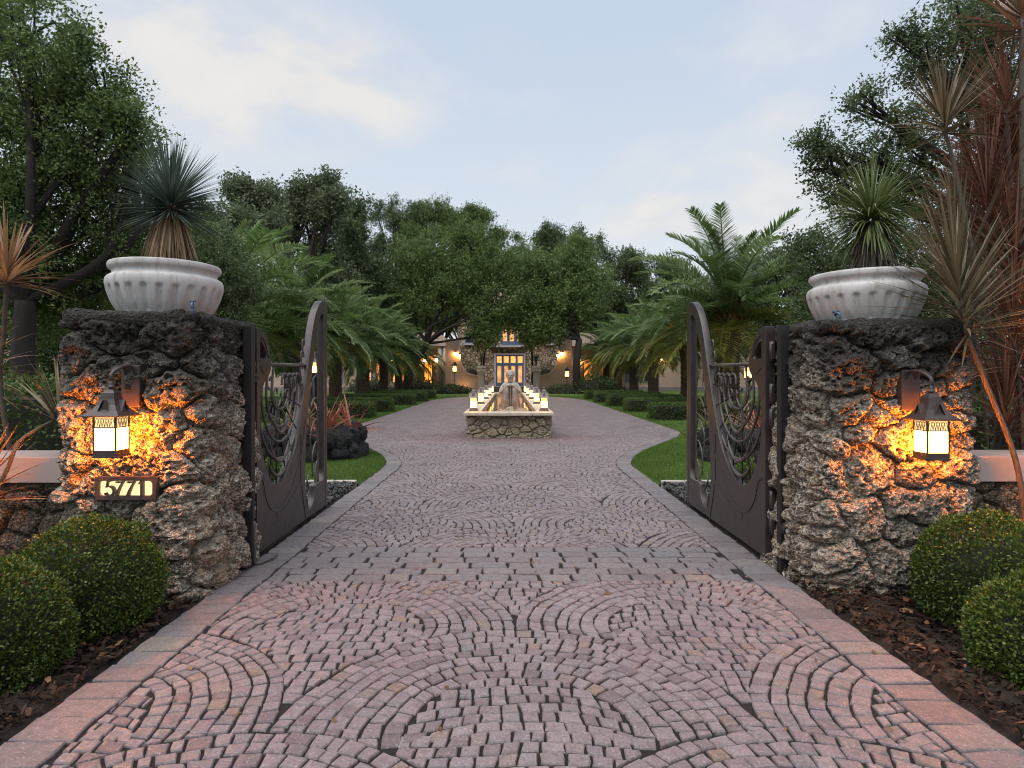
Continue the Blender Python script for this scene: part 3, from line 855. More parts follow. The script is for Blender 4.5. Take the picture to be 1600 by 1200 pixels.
def gate(label, side, y_hinge, length, finial):
    k = length / 2.26; XI = 2.08; T = 0.074
    root = thing('gate_leaf', label, 'gate', (side * XI, y_hinge, 0), group='leaves of the open driveway gate')
    def xf(s, z, t): return (side * (T / 2 + t), s * k, z)
    harp_hinge = [(0.35, 1.62), (0.345, 1.575), (0.33, 1.54), (0.27, 1.50), (0.20, 1.46), (0.13, 1.39), (0.085, 1.28), (0.07, 1.14), (0.09, 0.97), (0.15, 0.82), (0.25, 0.68), (0.36, 0.58), (0.48, 0.527), (0.57, 0.523)]
    s_curve = [(0.68, 0.545), (0.82, 0.616), (0.97, 0.72), (1.11, 0.856), (1.30, 1.18), (1.41, 1.40), (1.51, 1.61), (1.60, 1.82), (1.69, 2.01), (1.82, 2.19), (1.98, 2.305), (2.12, 2.345), (2.22, 2.33), (2.26, 2.28)]
    arch = [(0.0, 1.90), (0.06, 1.90), (0.15, 1.875), (0.24, 1.815), (0.305, 1.73), (0.34, 1.66)]
    outline = [(0, 0.035)] + arch[:1] + catmull(arch[1:] + harp_hinge + s_curve, 5) + [(2.26, 0.035), (1.62, 0.035)]
    outline = [(float(p[0]), float(p[1])) for p in outline]
    dhole = [(0.075, 1.645), (0.075, 1.80), (0.12, 1.79), (0.18, 1.755), (0.235, 1.70), (0.255, 1.645)]
    tall = catmull([(2.13, 0.335), (2.13, 1.4), (2.13, 2.0), (2.125, 2.16), (2.06, 2.20), (1.97, 2.15), (1.88, 2.04), (1.78, 1.86), (1.68, 1.62), (1.58, 1.36), (1.49, 1.08), (1.43, 0.82), (1.395, 0.55), (1.40, 0.33), (1.45, 0.18), (1.55, 0.105), (1.66, 0.13), (1.74, 0.20), (1.79, 0.31)], 5) + [(1.80, 0.335)]
    tall = [(float(p[0]), float(p[1])) for p in tall]
    plate_mesh(outline, [dhole, tall], T / 2, xf, 'frame_plate', M['gate'], root)
    # hinge stile proud of the plate
    g = MB(); a = xf(-0.012, 0, -T / 2 - 0.004); b = xf(0.055, 0, T / 2 + 0.004)
    g.box(min(a[0], b[0]), max(a[0], b[0]), a[1], b[1], 0.03, 1.905, 0.004); g.build('hinge_stile', M['gate'], root)
    g = MB(); a = xf(2.205, 0, -T / 2 - 0.003); b = xf(2.265, 0, T / 2 + 0.003)
    g.box(min(a[0], b[0]), max(a[0], b[0]), a[1], b[1], 0.03, 2.25, 0.004); g.build('meeting_stile', M['gate'], root)
    def bar(name, pts, r, z_t=0.0, n=8, parent=root, mat=None, sm=5, taper=None):
        P = catmull(pts, sm) if sm > 1 else pts
        m = len(P); rr = [r * (1 if taper is None else (1 - (1 - taper) * abs(2 * i / (m - 1) - 1) ** 2)) for i in range(m)]
        gg = MB(); gg.tube([xf(p[0], p[1], z_t) for p in P], rr, n); return gg.build(name, mat or M['gate_bar'], parent)
    bar('rail', [(0.33, 1.605), (1.53, 1.615)], 0.017, 0, 10, sm=1)
    # nested drooping scrolls below the rail
    for (s0, s1, zb, rr) in ((0.13, 1.38, 0.74, 0.013), (0.24, 1.26, 0.90, 0.012), (0.36, 1.12, 1.04, 0.012), (0.50, 0.98, 1.20, 0.011)):
        c = (s0 + s1) / 2 - 0.03; h_ = (s1 - s0) / 2
        pts = [(s0 + 0.02, 1.59)] + [(c - h_ * math.cos(R(a)), zb + (1.36 - zb) * (1 - math.sin(R(a)))) for a in (0, 22, 45, 68, 90, 112, 135, 158)] + [(s1 - 0.02, 1.40), (s1 - 0.10, 1.52), (s1 - 0.2, 1.50), (s1 - 0.22, 1.42)]
        bar('scroll', pts, rr, 0.0)
    for (s0, z0, sc, fl) in ((0.62, 1.34, 0.15, 1), (0.90, 1.32, 0.16, -1), (1.12, 1.44, 0.12, 1), (0.46, 1.46, 0.10, -1)):
        pts = [(s0 + fl * sc * (0.12 + t * 0.88 / 9) * math.cos(t * 0.72), z0 + sc * (0.12 + t * 0.88 / 9) * math.sin(t * 0.72)) for t in range(10)]
        bar('spiral', pts, 0.0095, 0.006, 7)
    # crescent plates
    for (cs, cz, r0, a0, a1) in ((0.72, 1.18, 0.20, 200, 350), (0.70, 1.02, 0.30, 195, 345), (0.66, 0.92, 0.33, 210, 330)):
        pts = [(cs + r0 * math.cos(R(a0 + (a1 - a0) * i / 14)), cz + r0 * math.sin(R(a0 + (a1 - a0) * i / 14))) for i in range(15)]
        bar('crescent', pts, 0.019, -0.004, 8, sm=1, taper=0.25)
    # radiating spears that pierce the sweeping band
    for (a, b) in (((0.62, 1.30), (0.60, 0.515)), ((0.60, 1.22), (0.40, 0.55)), ((0.66, 1.20), (0.86, 0.60)), ((0.72, 1.22), (1.06, 0.76)), ((0.78, 1.26), (1.21, 0.98)), ((0.84, 1.32), (1.34, 1.20)), ((0.90, 1.40), (1.46, 1.42)), ((0.52, 1.22), (0.24, 0.68)), ((0.46, 1.26), (0.12, 0.88))):
        d = np.array(b) - np.array(a); e = np.array(b) + d / np.linalg.norm(d) * 0.06
        bar('spear', [a, tuple(e)], 0.007, 0.0, 6, sm=1, mat=M['post'])
    for (s_, z) in ((1.395, 1.70), (1.44, 1.82), (1.36, 1.58)):
        bar('curl', [(s_ + .04, z - .12), (s_ - .02, z - .03), (s_ - .01, z + .05), (s_ + .05, z + .05), (s_ + .06, z)], 0.008, 0, 7)
    # reed-like arches in the tall opening
    for (zt, w_) in ((0.56, 0.16), (0.78, 0.26), (1.02, 0.33), (1.26, 0.36), (1.50, 0.34), (1.76, 0.28)):
        s1 = 2.055 - 0.012 * zt; s0 = s1 - w_
        pts = [(2.02 - 0.16 * (1 - zt / 1.8), 0.33), (s1 - 0.02, zt * 0.55), (s1 - 0.03, zt - 0.12), (s1 - w_ * 0.28, zt), (s1 - w_ * 0.62, zt - 0.03), (s0 + 0.01, zt - 0.15), (s0 + 0.02, max(0.32, zt - 0.36))]
        bar('reed_arch', pts, 0.0085, 0.0, 7)
    bar('hook', [(1.62, 0.12), (1.60, 0.22), (1.66, 0.30), (1.60, 0.40), (1.68, 0.46)], 0.008, 0, 7)
    # raised strap that follows the curve of the opening, on the face towards the drive
    def strap(name, pts, wdt=0.012, t=0.005):
        P = [np.array(p, float) for p in catmull(pts, 6)]; gg = MB(); m = len(P); vs_ = []
        for i, p in enumerate(P):
            tg = P[min(i + 1, m - 1)] - P[max(i - 1, 0)]; tg /= np.linalg.norm(tg); nn = np.array([-tg[1], tg[0]])
            for (o_, tt) in ((-wdt, 0.002), (-wdt, -t), (wdt, -t), (wdt, 0.002)):
                q = p + nn * o_; vs_.append(xf(q[0], q[1], -T / 2 + tt))
        gg.add(vs_, [(i * 4 + j, i * 4 + (j + 1) % 4, i * 4 + 4 + (j + 1) % 4, i * 4 + 4 + j) for i in range(m - 1) for j in range(4)] + [(0, 1, 2, 3), tuple((m - 1) * 4 + j for j in (3, 2, 1, 0))])
        gg.build(name, M['gate'], root)
    strap('strap', [(1.42, 1.05), (1.24, 0.72), (1.02, 0.48), (0.78, 0.34), (0.55, 0.30), (0.36, 0.34), (0.22, 0.47), (0.15, 0.62), (0.07, 0.66)])
    strap('strap', [(1.25, 0.92), (1.25, 0.46)], 0.010)
    strap('strap', [(1.26, 0.44), (1.0, 0.34), (0.70, 0.255), (0.5, 0.26)], 0.022, 0.004)
    strap('strap', [(1.27, 0.42), (1.33, 0.25), (1.42, 0.05)], 0.009)
    strap('strap', [(0.045, 1.62), (0.055, 1.83), (0.13, 1.83), (0.22, 1.77), (0.29, 1.66)], 0.011)
    strap('strap', [(0.09, 1.58), (0.20, 1.53), (0.30, 1.57)], 0.014)
    # rivets, each a small dome, joined
    rv = [(0.045, 1.62 - 0.18 * i) for i in range(9)] + [(0.10 + .05 * i, 1.855 - 0.018 * i * i) for i in range(4)] + [(1.18 - .16 * i, 0.415 - 0.047 * i) for i in range(5)] + [(0.42 + 0.09 * i, 0.20) for i in range(2)] + [(0.2, 0.42), (0.16, 0.52), (0.11, 0.64)] + [(1.36 - .07 * i, 0.95 - .12 * i) for i in range(4)]
    gg = MB()
    for (s_, z) in rv:
        vs_ = []; n = 8
        for (rr, dd) in ((0.008, 0.001), (0.006, -0.004)):
            for q in range(n): vs_.append(xf(s_ + rr * math.cos(q * 6.283 / n) / k, z + rr * math.sin(q * 6.283 / n), -T / 2 - 0.001 + dd))
        gg.add(vs_, [(q, (q + 1) % n, n + (q + 1) % n, n + q) for q in range(n)] + [tuple(range(n, 2 * n))])
    tag(gg.build('rivets', M['gate'], root), kind='stuff')
    # hinge knuckles
    for z in (0.22, 0.42, 1.08, 1.28, 1.62):
        gg = MB(); gg.tube([(side * T / 2, -0.045, z), (side * T / 2, -0.045, z + 0.16)], 0.022, 12); gg.box(side * T / 2 - .012, side * T / 2 + .012, -0.075, -0.005, z + .02, z + .14)
        gg.build('hinge', M['gate'], root)
    if finial:
        gg = MB(); c = xf(2.262, 0, 0)
        gg.tube([(c[0], c[1] + .02, 2.16), (c[0] + .0, c[1] + .035, 2.26), (c[0], c[1] + .02, 2.36), (c[0], c[1] + .015, 2.43)], [0.014, 0.028, 0.016, 0.004], 8)
        gg.tube([(c[0], c[1] + .02, 2.05), (c[0], c[1] + .03, 2.12), (c[0], c[1] + .02, 2.18)], [0.008, 0.02, 0.008], 8)
        gg.build('finial', M['gate'], root)
        gg = MB(); gg.tube([(c[0], c[1] + .025, 0.05), (c[0], c[1] + .03, 0.14)], [0.03, 0.024], 8); gg.build('drop_bolt', M['gate'], root)
    return root
gate('dark bronze gate leaf beside the pillar with the house number', -1, 5.17, 1.98, True)
gate('dark bronze gate leaf beside the pillar without a number', 1, 5.08, 2.22, False)

for s, y0, x0, lab in ((-1, 4.90, 2.015, 'left'), (1, 4.80, 2.085, 'right')):
    p = thing('gate_post', 'slim dark steel hinge post between the %s rock pillar and its gate leaf' % lab, 'post', (s * (x0 + .035), y0 + .035, 0), group='steel hinge posts')
    g = MB(); g.box(-.035, .035, -.035, .035, -.05, 1.895, 0.004); g.build('shaft', M['post'], p)
    for z in (0.36, 0.98, 1.50):
        g = MB(); g.box(min(0, s * .12) , max(0, s * .12), -.02, .02, z, z + .05); g.build('bracket', M['post'], p)
    if s < 0:
        g = MB(); g.box(-.05, .05, -.05, -.036, 0.36, 0.66); g.build('control_box', M['post'], p)
        c = MB(); c.tube(catmull([(0.05, -.02, .36), (.06, -.02, .18), (.05, 0.0, .03), (.10, .10, .02), (.14, .22, .03)], 6), 0.012, 8); c.build('conduit', plain('grey_conduit', (0.09, 0.085, 0.08), 0.5), p)
    else:
        ph = thing('beam_sensor', 'small black round sensor with a white lens on the right steel post', 'sensor', (s * (x0 + .035), y0 - 0.01, 0.33))
        g = MB(); g.tube([(0, 0, 0), (0, -.05, 0.0)], [.045, .04], 16); g.tube([(0, -.048, 0), (0, -.07, 0)], [.042, .044], 16, caps=False)
        g.build('housing', M['post'], ph)
        g = MB(); g.tube([(0, -.049, 0), (0, -.056, 0)], .026, 16); g.build('lens', plain('white_lens', (0.75, 0.75, 0.75), 0.25, var=0.03), ph)

# ================================================================== LANTERNS
M['pane_hot'] = emis('lit_opal_glass', (1.0, 0.21, 0.015), 150.0)
M['pane_top'] = emis('lit_amber_glass', (1.0, 0.62, 0.24), 0.62)
M['pane_far'] = emis('lit_far_glass', (1.0, 0.41, 0.060), 9.0)
M['pane_far_top'] = emis('lit_far_amber_glass', (1.0, 0.60, 0.20), 1.3)
M['warm_window'] = emis('lit_window', (1.0, 0.42, 0.07), 0.7, 0.55, 3.0)
M['sconce_glow'] = emis('sconce_glass', (1.0, 0.5, 0.14), 22.0)
def lantern_body(root, w_, hz, mat_m, hot, top, z0=0.0, fine=True, tracery=True):
    """square lantern: foot at z0, panes, corner posts, arch tracery, flared roof with small gables"""
    a = w_ / 2; base_h = hz * 0.175
    g = MB(); g.box(-a, a, -a, a, z0, z0 + base_h, 0.004); g.box(-a * 1.06, a * 1.06, -a * 1.06, a * 1.06, z0 + base_h * 0.0 - 0.004, z0 + base_h * 0.18)
    g.build('base', mat_m, root)
    zt = z0 + hz; zs = z0 + hz * 0.735
    g = MB(); q = w_ * 0.075
    for sx in (-1, 1):
        for sy in (-1, 1): g.box(sx * a - (q if sx > 0 else 0), sx * a + (q if sx < 0 else 0), sy * a - (q if sy > 0 else 0), sy * a + (q if sy < 0 else 0), z0 + base_h, zt)
    for sx in (-1, 1):
        g.box(-a + q, a - q, sx * (a - q * .3) - q * .35, sx * (a - q * .3) + q * .35, zs - q * .35, zs + q * .35)
        g.box(sx * (a - q * .3) - q * .35, sx * (a - q * .3) + q * .35, -a + q, a - q, zs - q * .35, zs + q * .35)
    g.build('corner_frame', mat_m, root)
    b = a - q * 0.8; t = 0.003
    for (dx, dy) in ((0, -1), (1, 0), (0, 1), (-1, 0)):
        for (nm, m_, za, zb) in (('pane', hot, z0 + base_h, zs - q * .3), ('upper_pane', top, zs + q * .3, zt)):
            g = MB()
            if dx == 0: g.box(-b + .002, b - .002, dy * b - t, dy * b + t, za, zb)
            else: g.box(dx * b - t, dx * b + t, -b + .002, b - .002, za, zb)
            g.build(nm, m_, root)
        if tracery:
            g = MB(); n = 4; ww = (2 * b) / n; h_ = zt - zs - q * 0.6
            for i in range(n * 2 - 1):
                c = -b + ww * (i + 1) / 2
                pts = []
                for k in range(9):
                    u = -1 + 2 * k / 8; z = zs + q * .4 + h_ * (1 - abs(u) ** 1.8) * 0.95
                    pts.append((c + u * ww / 2, z))
                P3 = [(p[0], dy * (b + t + .0015), p[1]) if dx == 0 else (dx * (b + t + .0015), p[0], p[1]) for p in pts]
                g.tube(P3, 0.0019 * w_ / 0.145, 4, caps=False)
            g.build('tracery', mat_m, root)
    e = a * 1.72; s2 = math.sqrt(2)
    prof = [(e * .97 * s2, zt + 0.002), (e * s2, zt + 0.008), (e * .90 * s2, zt + hz * .045), (a * 1.12 * s2, zt + hz * .16), (a * .80 * s2, zt + hz * .30), (a * .62 * s2, zt + hz * .44), (a * .54 * s2, zt + hz * .60), (a * .50 * s2, zt + hz * .615), (a * .22 * s2, zt + hz * .70)]
    g = MB(); g.lathe(prof, 4, rot=math.pi / 4, smooth=False); g.build('roof', mat_m, root)
    for (dx, dy) in ((0, -1), (1, 0), (0, 1), (-1, 0)):
        g = MB(); gw = a * 0.42; yo, yi = a * 1.10, a * 0.55; zb, zp = zt + hz * .15, zt + hz * .40
        f = [(-gw, yo, zb), (gw, yo, zb), (0, yo, zp), (-gw, yi, zb), (gw, yi, zb), (0, yi, zp)]
        def rot(p):
            x, y, z = p
            if (dx, dy) == (0, -1): return (x, -y, z)
            if (dx, dy) == (0, 1): return (x, y, z)
            return (dx * y, x, z)
        lip = 0.004
        f2 = [(-gw - lip, yo + lip * 2, zb), (0, yo + lip * 2, zp + lip * 2), (0, yi, zp + lip * 2), (-gw - lip, yi, zb), (gw + lip, yo + lip * 2, zb), (gw + lip, yi, zb)]
        g.add([rot(p) for p in f2], [(0, 1, 2, 3), (4, 5, 2, 1)])
        g.add([rot((p[0] * .8, p[1] + (-.002), p[2])) for p in f[:3]], [(0, 1, 2)])
        g.build('roof_gable', mat_m, root)
    return zt + hz * 0.70, e

def wall_lantern(label, x, y, z0, wall_y):
    root = thing('wall_lantern', label, 'lantern', (x, y, z0), group='lit wall lanterns on the gate pillars')
    ztop, e = lantern_body(root, 0.145, 0.25, M['lantern'], M['pane_hot'], M['pane_top'])
    g = MB(); g.tube([(0, 0, ztop - .01), (0, 0, ztop + .06)], 0.012, 8); g.lathe([(0.012, ztop + .0), (0.026, ztop + .012), (0.012, ztop + .026)], 12); g.build('stem', M['lantern'], root)
    d = wall_y - y
    g = MB(); g.box(-.062, .062, d - .035, d + .05, 0.30, 0.58, 0.006); g.build('back_plate', M['lantern'], root)
    g = MB()
    for sx in (-.035, .035): g.tube(catmull([(sx, d - .03, 0.52), (sx * .8, d * .75, 0.565), (sx * .4, d * .35, 0.565), (0, 0.0, 0.52), (0, 0, ztop + .05)], 6), 0.012, 8)
    g.build('arm', M['lantern'], root)
    return root
wall_lantern('lit square lantern hanging above the house number', -2.52, 3.97, 0.995, 4.20)
wall_lantern('lit square lantern on the right pillar beside the red dracaena', 2.752, 4.08, 0.965, 4.32)

# ================================================================== HOUSE NUMBER 5771
root = thing('house_number', 'lit bronze number plate reading 5771 below the left lantern', 'house number', (-2.515, 4.115, 0.69))
W2, H2 = 0.20, 0.15
g = MB()
def frame_ring(y0, y1, ox, oz0, oz1, ix, iz0, iz1, ch):
    out = [(-ox, oz0), (ox, oz0), (ox, oz1), (-ox, oz1)]
    inn = [(-ix + ch, iz0), (ix - ch, iz0), (ix, iz0 + ch), (ix, iz1 - ch), (ix - ch, iz1), (-ix + ch, iz1), (-ix, iz1 - ch), (-ix, iz0 + ch)]
    return out, inn
out, inn = frame_ring(0, 0, W2, 0, H2, 0.178, 0.024, 0.126, 0.016)
def xfp(s, z, t): return (s, t, z)
cx_ = [(a, b) for a, b in out]
plate_mesh(cx_, [inn[::-1]], 0.012, xfp, 'front_frame', M['lantern'], root, bevel=0.002)
g.box(-W2 + .004, W2 - .004, 0.026, 0.10, 0.004, H2 - .004); g.build('box', M['lantern'], root)
g = MB(); g.box(-.185, .185, 0.0135, 0.024, 0.018, 0.132); g.build('glass', emis('number_glass', (1.0, 0.78, 0.36), 0.5), root)
def stroke(pts):   # ribbon of varying width in the plate's plane
    L = []; Rr = []
    P = [np.array(p[:2]) for p in pts]
    for i, p in enumerate(P):
        tg = P[min(i + 1, len(P) - 1)] - P[max(i - 1, 0)]; tg /= np.linalg.norm(tg); n = np.array([-tg[1], tg[0]]) * pts[i][2] / 2
        L.append(p + n); Rr.append(p - n)
    return L, Rr
def digit(ch, strokes):
    g = MB()
    for st in strokes:
        L, Rr = stroke(st); m = len(L); vs_ = []
        for i in range(m):
            vs_ += [(L[i][0], -.013, L[i][1]), (Rr[i][0], -.013, Rr[i][1]), (Rr[i][0], 0.012, Rr[i][1]), (L[i][0], 0.012, L[i][1])]
        g.add(vs_, [(i * 4 + j, i * 4 + (j + 1) % 4, i * 4 + 4 + (j + 1) % 4, i * 4 + 4 + j) for i in range(m - 1) for j in range(4)] + [(0, 1, 2, 3), tuple((m - 1) * 4 + j for j in (3, 2, 1, 0))])
    g.build('numeral', M['lantern'], root)
def arcp(cx, cz, rx, rz, a0, a1, wf, n=12): return [(cx + rx * math.cos(R(a0 + (a1 - a0) * i / n)), cz + rz * math.sin(R(a0 + (a1 - a0) * i / n)), wf(i / n)) for i in range(n + 1)]
digit('5', [[(-.118, .127, .007), (-.127, .080, .007)], [(-.119, .119, .007), (-.104, .122, .011), (-.082, .1255, .006)], arcp(-.108, .0565, .031, .0305, 128, -150, lambda u: .005 + .009 * math.sin(min(1, u * 1.05) * math.pi)), arcp(-.131, .039, .005, .005, 60, 380, lambda u: .006, 8)])
for ox in (-.050, .024):
    digit('7', [[(ox - .016, .117, .006), (ox + .004, .113, .010), (ox + .032, .118, .009)], [(ox + .038, .127, .007), (ox + .014, .088, .009), (ox - .002, .054, .013), (ox - .013, .022, .017)]])
digit('1', [[(.106, .127, .017), (.106, .022, .017)], [(.102, .126, .005), (.092, .110, .008), (.083, .102, .003)]])

# ================================================================== PLANTER BOWLS
def bowl(label, x, y, z, r, seed):
    root = thing('planter_bowl', label, 'planter', (x, y, z), group='fluted stone bowls on the pillars')
    prof = catmull([(0.70, 0.0), (0.78, 0.03), (0.88, 0.10), (0.955, 0.18), (0.995, 0.245), (1.0, 0.285), (0.975, 0.315), (0.90, 0.338), (0.885, 0.355), (0.90, 0.372), (0.945, 0.385), (0.96, 0.402), (0.955, 0.425), (0.93, 0.435), (0.88, 0.437), (0.85, 0.425), (0.83, 0.38), (0.80, 0.36)], 5)
    n = 192; m = len(prof); V = []; nf = 24
    for (rr, zz) in prof:
        for k in range(n):
            a = 2 * math.pi * k / n; ph = ((a * nf / (2 * math.pi)) % 1.0) - 0.5
            wv = abs(ph) / 0.25; ztop = 0.205 + 0.035 * math.sqrt(max(0, 1 - min(1, wv) ** 2))
            dpt = 0
            if rr > 0.7 and zz < 0.3:
                e = min(max(0.0, (1 - wv) * 5.0), 1.0) * min(1.0, max(0.0, (ztop - zz) * 90.0)) * min(1.0, max(0, zz - 0.02) * 40)
                dpt = 0.052 * e
            q = rr * r * (1 - dpt)
            V.append((q * math.cos(a), q * math.sin(a), zz * 0.90))
    F = [(i * n + k, i * n + (k + 1) % n, (i + 1) * n + (k + 1) % n, (i + 1) * n + k) for i in range(m - 1) for k in range(n)]
    link('bowl', mesh_np('bowl', V, np.array(F), True), M['bowl'], root)
    g = MB(); g.lathe([(0.86 * r, 0.33), (0.5 * r, 0.35), (0.05 * r, 0.36)], 40); g.build('soil', M['soil'], root)
    return root
bowl('fluted white stone bowl on the pillar with the house number', -2.535, 4.63, 1.925, 0.388, 1)
bowl('fluted white stone bowl on the right pillar with dracaena leaves in front', 2.73, 4.80, 1.885, 0.405, 2)
M['tap'] = plain('blue_grey_fitting', (0.06, 0.10, 0.16), 0.4, metal=0.4)
for x, y, z, lab in ((-2.13, 4.22, 1.935, 'small blue-grey tap at the foot of the left stone bowl'), (2.305, 4.42, 1.885, 'small blue-grey tap at the foot of the right stone bowl')):
    t_ = thing('garden_tap', lab, 'tap', (x, y, z), group='taps at the bowls')
    g = MB(); g.tube([(0, 0, -.04), (0, 0, .045)], .009, 8); g.tube(catmull([(0, 0, .045), (0, -.015, .06), (.012, -.035, .05), (.015, -.04, .02)], 4), .009, 8); g.build('spout', M['tap'], t_)
    g = MB(); g.tube([(-.02, 0, .07), (.022, -.008, .072)], .007, 6); g.tube([(0, 0, .045), (0, 0, .072)], .006, 6); g.build('handle', M['tap'], t_)

# ================================================================== LEAVES
def blade_mesh(bases, dirs, lens, wid, droop, seg=4, fold=0.25, wtab=(0.75, 1.0, 0.85, 0.5, 0.03), side_seed=0):
    """many long narrow leaves in one mesh: each curves under DROOP and is folded along its midrib"""
    n = len(bases); r = np.random.default_rng(side_seed)
    d = unit(np.array(dirs, float)); L = np.asarray(lens)[:, None]; p = np.array(bases, float)
    sd = unit(np.cross(d, np.array([0, 0, 1.0]) + r.normal(size=(n, 3)) * 0.15))
    V = []
    step = L / seg
    for k in range(seg + 1):
        t = k / seg; wv = np.interp(t, np.linspace(0, 1, len(wtab)), wtab)
        up = unit(np.cross(sd, d))
        W = np.asarray(wid).reshape(-1, 1) * wv / 2
        V.append(np.stack([p - sd * W + up * W * fold, p, p + sd * W + up * W * fold], 1))
        d = unit(d + np.array([0, 0, -1.0]) * (np.asarray(droop).reshape(-1, 1) / seg) * (0.4 + 1.2 * t)); p = p + d * step
    V = np.stack(V, 1).reshape(-1, 3)          # n,(seg+1),3
    F = []
    b = np.arange(n)[:, None] * (seg + 1) * 3
    for k in range(seg):
        o = k * 3
        F.append(b + np.array([o, o + 1, o + 4, o + 3])); F.append(b + np.array([o + 1, o + 2, o + 5, o + 4]))
    return V, np.concatenate(F)
def sphere_dirs(n, zmin, zmax, r):
    z = r.uniform(zmin, zmax, n); a = r.uniform(0, 6.283, n); s = np.sqrt(1 - z * z)
    return np.stack([s * np.cos(a), s * np.sin(a), z], 1)
M['yucca_blue'] = leaf_mat('yucca_leaf_blue_green', (0.028, 0.044, 0.034), (0.065, 0.095, 0.072), (0.14, 0.18, 0.145), 0.12, 0.4, 0.5, gain=1.35)
M['yucca_green'] = leaf_mat('yucca_leaf_green', (0.045, 0.075, 0.020), (0.11, 0.155, 0.048), (0.24, 0.28, 0.13), 0.2, 0.4, 0.45, gain=1.15)
M['dry'] = leaf_mat('dry_leaf', (0.16, 0.10, 0.05), (0.30, 0.21, 0.12), (0.45, 0.34, 0.22), 0.15, 0.7, 0.2)
M['dry_grey'] = leaf_mat('dry_grey_leaf', (0.05, 0.042, 0.034), (0.12, 0.10, 0.08), (0.23, 0.20, 0.165), 0.1, 0.75, 0.2)
def yucca(label, x, y, z, hz, n, ln, wid, mat, drym, droop, zmin, seed, skirt_r):
    r = np.random.default_rng(seed)
    root = thing('yucca', label, 'yucca', (x, y, z))
    g = MB(); g.tube([(0, 0, 0), (0, 0, hz)], [skirt_r * .45, skirt_r * .35], 12); g.build('trunk', M['dry_grey'], root)
    m = 420; a = r.uniform(0, 6.283, m); zz = hz * r.uniform(0.45, 1.03, m); rr = skirt_r * 0.42
    B = np.stack([rr * np.cos(a), rr * np.sin(a), zz], 1); D = np.stack([np.cos(a) * r.uniform(.15, .55, m), np.sin(a) * r.uniform(.15, .55, m), -np.ones(m)], 1)
    V, F = blade_mesh(B, D, np.minimum(zz + 0.02, hz * r.uniform(.6, 1.0, m)), r.uniform(.010, .018, m), np.full(m, .5), 3, .3, side_seed=seed)
    tag(link('dead_leaf_skirt', mesh_np('dead_leaf_skirt', V, F), drym, root), kind='stuff')
    D = sphere_dirs(n, zmin, 1.0, r); B = np.array([0, 0, hz]) + D * 0.03 + np.stack([np.zeros(n), np.zeros(n), D[:, 2] * .05], 1)
    lens = ln * r.uniform(.75, 1.1, n) * (0.85 + 0.15 * np.clip(D[:, 2], 0, 1))
    V, F = blade_mesh(B, D, lens, wid * r.uniform(.8, 1.2, n), droop * r.uniform(.5, 1.5, n) * np.sqrt(1 - D[:, 2] ** 2 * .8), 4, .35, (0.9, 1.0, 0.8, 0.5, 0.05), seed)
    tag(link('leaf_crown', mesh_np('leaf_crown', V, F), mat, root), kind='stuff')
yucca('blue-green spiky yucca with a straw skirt in the left stone bowl', -2.50, 4.63, 2.25, 0.50, 800, 0.475, 0.011, M['yucca_blue'], M['dry'], 0.12, -0.50, 4, 0.15)
yucca('bright green drooping yucca with a grey skirt in the right stone bowl', 2.78, 4.80, 2.22, 0.46, 560, 0.50, 0.013, M['yucca_green'], M['dry_grey'], 1.0, -0.55, 5, 0.15)

# clipped ball shrubs
M['box_leaf'] = leaf_mat('box_leaf', (0.018, 0.036, 0.007), (0.060, 0.100, 0.015), (0.19, 0.235, 0.042), 0.2, 0.38, 0.4)
M['core_dark'] = plain('shrub_inner_wood', (0.014, 0.015, 0.008), 0.9, var=0.4, scale=20, bmp=0.5)
def leaf_quads(c, d, L, W, r):
    n = len(c); s = unit(np.cross(d, unit(r.normal(size=(n, 3))))); L = np.asarray(L).reshape(-1, 1); W = np.asarray(W).reshape(-1, 1)
    up = np.cross(s, d)
    V = np.stack([c, c + d * L * .45 + s * W * .5 + up * W * .12, c + d * L, c + d * L * .45 - s * W * .5 + up * W * .12], 1).reshape(-1, 3)
    return V, np.arange(n * 4).reshape(-1, 4)
def ball(label, x, y, z, r0, seed, sq=1.0, lean=0.0):
    r = np.random.default_rng(seed)
    root = thing('ball_shrub', label, 'shrub', (x, y, 0), group='clipped ball shrubs by the pillars')
    n = 26000
    D = unit(r.normal(size=(n, 3)))
    lump = 1 + 0.085 * fbm(D * 3.0 + seed, 3) + 0.03 * pnoise(D * 11.0 + seed)
    rad = r0 * lump * (1 - 0.10 * r.random(n) ** 2.0)
    rad += r0 * r.uniform(.02, .10, n) * (r.random(n) < 0.05)
    C = D * rad[:, None] * np.array([1, 1, sq]) + np.array([0, 0, z]); keep = C[:, 2] > 0.0; C = C[keep]; D = D[keep]; n = len(C)
    d = unit(D * 0.9 + r.normal(size=(n, 3)) * 0.7 + np.array([0, 0, .25]))
    V, F = leaf_quads(C, d, r.uniform(.013, .025, n), r.uniform(.009, .016, n), r)
    tag(link('foliage', mesh_np('foliage', V, F), M['box_leaf'], root), kind='stuff')
    g = MB(); vs_ = []; nn = 28
    prof = []
    for i in range(15):
        a = math.pi * i / 14; prof.append((max(.002, r0 * .86 * math.sin(a)), max(0.0, z - r0 * .86 * sq * math.cos(a))))
    g.lathe(prof, 28); g.build('branch_core', M['core_dark'], root)
ball('clipped ball shrub at the foot of the left pillar below the house number', -2.49, 3.72, 0.27, 0.385, 71, 1.0)
ball('clipped ball shrub in the left bottom corner, cut off by the picture edge', -2.58, 3.10, 0.215, 0.355, 72, 1.0)
ball('clipped ball shrub at the foot of the right pillar below its lantern', 2.89, 3.75, 0.285, 0.395, 73, 0.98)
ball('paler clipped ball shrub in the right bottom corner, cut off by the picture edge', 2.70, 3.12, 0.16, 0.345, 74, 1.0)

